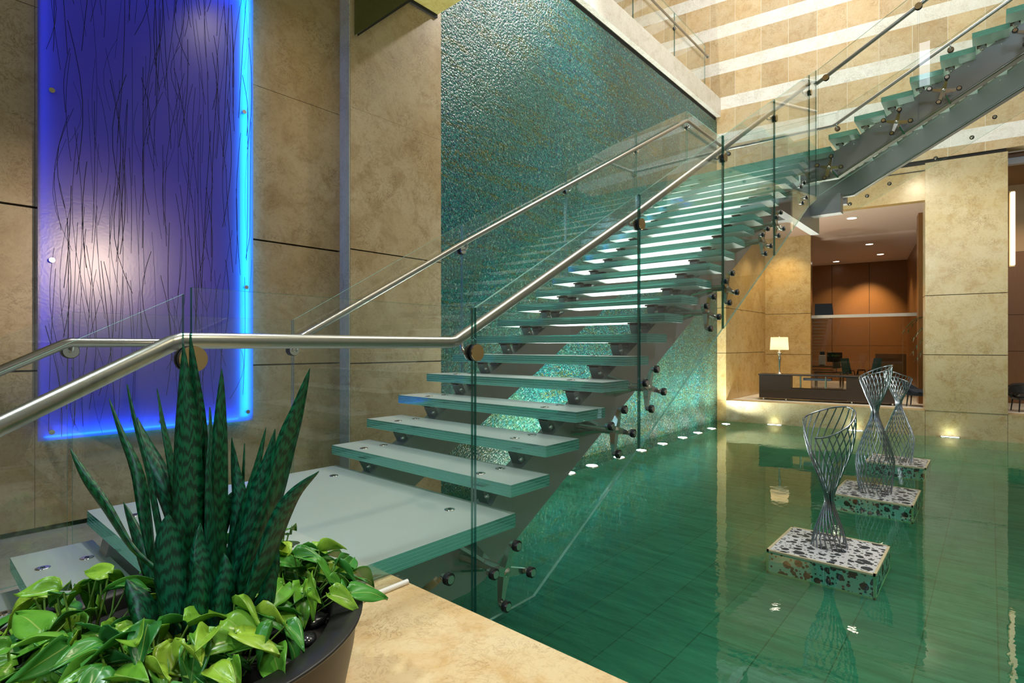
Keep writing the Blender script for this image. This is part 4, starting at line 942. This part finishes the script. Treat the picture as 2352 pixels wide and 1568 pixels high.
# ------------------------------------------------------------------ planter with snake plant, pothos and pebbles
PC = Vector((.443, 1.391, -.075)); PR = .395; RZ = .262
pt = thing('planter', PC, 'large round dark bronze planter on the marble ledge', 'planter')
m = MB(); m.lathe([(.300, 0), (.345, .10), (.378, .26), (.385, .325)], n=64, cap=False); m.add([(.300 * math.cos(2 * PI * j / 64), .300 * math.sin(2 * PI * j / 64), 0) for j in range(64)], [tuple(range(64))[::-1]])
m.obj('body', M['pot'], pt)
m = MB(); m.lathe([(.385, .325), (.396, .330), (.398, .337), (.392, .3385), (.330, .330), (.322, .322), (.320, .20)], n=72, cap=False); m.obj('rim', M['pot_rim'], pt)
m = MB(); m.lathe([(.322, .285), (.2, .30), (.001, .305)], n=40, cap=False); m.obj('soil', M['soil'], pt)
def blade_mesh(P3, w, tw, seed):
    n = 26; P = [Vector(p) for p in P3]
    def cr(t):
        t = t * (len(P) - 1); i = min(int(t), len(P) - 2); f = t - i
        p0 = P[max(i - 1, 0)]; p1 = P[i]; p2 = P[i + 1]; p3 = P[min(i + 2, len(P) - 1)]
        return .5 * ((2 * p1) + (p2 - p0) * f + (2 * p0 - 5 * p1 + 4 * p2 - p3) * f * f + (3 * p1 - p0 - 3 * p2 + p3) * f ** 3)
    pts = [cr(i / n) for i in range(n + 1)]; L = sum((pts[i + 1] - pts[i]).length for i in range(n))
    vs = []; fs = []; uvs = []; rr = random.Random(seed); a0 = rr.uniform(-.7, .7); s0 = rr.choice((-1, 1))
    view = Vector((PC.x, PC.y, 0)).normalized()
    for i, p in enumerate(pts):
        u = i / n; d = (pts[min(i + 1, n)] - pts[max(i - 1, 0)]).normalized()
        side = d.cross(view).normalized(); nr = side.cross(d).normalized()
        an = a0 + s0 * tw * math.sin(u * 4.2 + seed); sd = side * math.cos(an) + nr * math.sin(an); no = sd.cross(d).normalized()
        ww = w * .44 * (.50 + .62 * math.sin(min(u / .55, 1) * PI / 2)) * (1 if u < .55 else max(.015, 1 - ((u - .55) / .45) ** 1.9))
        th = .0035
        for q, (sx, ny_) in enumerate(((-1, .30), (-.5, .02), (0, -.10), (.5, .02), (1, .30), (.5, .10), (0, .04), (-.5, .10))):
            vs.append(p + sd * sx * ww + no * (ny_ * ww * .9 + (th if q > 4 else 0)))
    for i in range(n):
        for q in range(8):
            a, b = i * 8 + q, i * 8 + (q + 1) % 8
            fs.append((a, b, b + 8, a + 8)); x0 = q / 8; x1 = (q + 1) / 8; y0 = i / n * L; y1 = (i + 1) / n * L; uvs.append([(x0, y0), (x1, y0), (x1, y1), (x0, y1)])
    m = MB(); m.add(vs, fs, 0, True, uvs); m.add(vs[:8], [tuple(range(8))[::-1]]); m.add(vs[-8:], [tuple(range(8))]); return m
sp_ = thing('snake_plant', PC + Vector((0, 0, .30)), 'tall dark green snake plant with upright pointed leaves in the planter', 'plant')
for i, (P3, w, tw) in enumerate(SNAKE):
    P3 = [tuple(p) for p in P3]; b = Vector(P3[0]); cxy = Vector((PC.x, PC.y, 0)); k = .55
    base = (b.x + (PC.x - b.x) * .25, b.y + (PC.y - b.y) * .25, min(b.z, RZ) - .06)
    kid(blade_mesh([base] + P3, w, tw, i).obj('leaf', M['snake']), sp_, (0, 0, 0))
# pothos: heart shaped leaves on thin stalks
def pothos_leaf(L, wd, cup, curl, seed):
    n = 10; vs = []; fs = []; uvs = []; rr = random.Random(seed)
    for lay in (0, 1):
        for i in range(n + 1):
            u = i / n; half = wd * (math.sin(PI * min(1, u * .93 + .07) ** .62) ** .85 if u < 1 else 0.0) * .5 * (1 - .18 * u)
            if i == 0: half = wd * .12
            for j in range(7):
                v = (j - 3) / 3; back = -.10 * L * (abs(v) ** 1.5) * max(0, 1 - u * 2.2)
                z = cup * (v * v) * half * 1.2 - curl * L * u * u + .004 * math.sin(6 * u + 3 * v + seed) - lay * .0012
                vs.append((v * half, L * u + back, z))
    N = (n + 1) * 7
    for i in range(n):
        for j in range(6):
            a = i * 7 + j; q = (a, a + 1, a + 8, a + 7); fs.append(q); fs.append(tuple(x + N for x in q[::-1]))
            uq = [(j / 6, i / n), ((j + 1) / 6, i / n), ((j + 1) / 6, (i + 1) / n), (j / 6, (i + 1) / n)]; uvs += [uq, uq[::-1]]
    ring = [j for j in range(7)] + [i * 7 + 6 for i in range(1, n + 1)] + [n * 7 + j for j in range(5, -1, -1)] + [i * 7 for i in range(n - 1, 0, -1)]
    for a, b in zip(ring, ring[1:] + ring[:1]): fs.append((b, a, a + N, b + N)); uvs.append([(0, 0)] * 4)
    m = MB(); m.add(vs, fs, 0, True, uvs); return m.mesh('leaf', [M['pothos']])
PLM = [pothos_leaf(.088, .056, .35, .18, 1), pothos_leaf(.100, .060, .2, .30, 2), pothos_leaf(.076, .050, .5, .12, 3), pothos_leaf(.092, .050, .6, .25, 4), pothos_leaf(.108, .066, .15, .22, 5)]
rnd = random.Random(21)
# angle of each clump as seen from above (degrees, world), distance from the middle, height of the dome, leaves
CL = [(-14, .25, .15, 44, 'bushy pothos clump at the right rim of the planter beside the marble ledge'),
      (14, .23, .17, 40, 'pothos clump at the right back of the planter in front of the frosted landing'),
      (-88, .19, .13, 40, 'pothos clump at the front of the planter right of the broad snake leaves'),
      (-122, .25, .14, 44, 'pothos clump at the front of the planter, bottom middle of the picture'),
      (-155, .27, .13, 44, 'pothos clump at the left front of the planter, bottom left corner'),
      (182, .25, .115, 40, 'pothos clump at the left rim of the planter in front of the lower steps'),
      (138, .22, .155, 34, 'pothos clump at the left back of the planter, tallest of the left leaves'),
      (50, .22, .14, 20, 'pothos clump behind the snake plant')]
for ci, (dg, rad, hh, cnt, lab) in enumerate(CL):
    c0 = PC + Vector((rad * math.cos(R(dg)), rad * math.sin(R(dg)), .30))
    root = thing('pothos', c0, lab, 'plant', 'pothos in the round planter'); stems = MB()
    for i in range(cnt):
        a = rnd.uniform(0, 2 * PI); q = math.sqrt(rnd.random()); r = q * .15; z = hh * (1 - .55 * q * q) * rnd.uniform(.45, 1.1)
        p = Vector((r * math.cos(a), r * math.sin(a), z))
        out = Vector((p.x, p.y, 0)) + Vector((math.cos(R(dg)), math.sin(R(dg)), 0)) * .05
        yaw = math.atan2(out.y, out.x) - PI / 2 + rnd.gauss(0, .7)
        pitch = rnd.uniform(-.95, .35); roll = rnd.gauss(0, .45)
        w_ = c0 + p; tip = w_ + Vector((-math.sin(yaw), math.cos(yaw), 0)) * .09
        if tip.y > 1.775:                                              # keep clear of the railing glass
            yaw = PI + rnd.gauss(0, .6); p.y -= .05
        if (Vector((w_.x, w_.y)) - Vector((PC.x, PC.y))).length > .44: p.x *= .6; p.y *= .6
        o = link('leaf', rnd.choice(PLM), root, p, None); o.rotation_euler = (pitch, roll, yaw); s_ = rnd.uniform(.72, 1.18); o.scale = (s_, s_, s_)
        b0 = Vector((p.x * .35 + rnd.uniform(-.02, .02), p.y * .35 + rnd.uniform(-.02, .02), -.01)); stems.tube([b0, (b0 + p) * .5 + Vector((p.x * .15, p.y * .15, .02)), p], .0022, 5)
    kid(stems.obj('stems', M['stem']), root, c0)
rnd = random.Random(4)
PB = [(-12, .300, .030), (-30, .302, .034), (-46, .298, .028), (-4, .296, .024), (-70, .30, .03), (160, .30, .03)]
pw_ = ['polished black pebble on the soil at the right rim of the planter', 'largest black pebble, at the right front rim of the planter', 'black pebble at the front right of the planter rim', 'small black pebble at the back right rim of the planter', 'black pebble under the front pothos leaves', 'black pebble at the left rim of the planter']
for (dg, r, s), l in zip(PB, pw_):
    m = MB(); m.ball((0, 0, 0), s, 0, 16, .45); m.xf(Matrix.Rotation(rnd.uniform(0, 3), 4, 'Z') @ Matrix.Diagonal((1, .75, 1, 1)))
    o = m.obj('pebble', M['pebble'], None, (PC.x + (r - .018) * math.cos(R(dg)), PC.y + (r - .018) * math.sin(R(dg)), PC.z + .285 + s * .45)); tag(o, l, 'pebble', 'black pebbles in the planter')
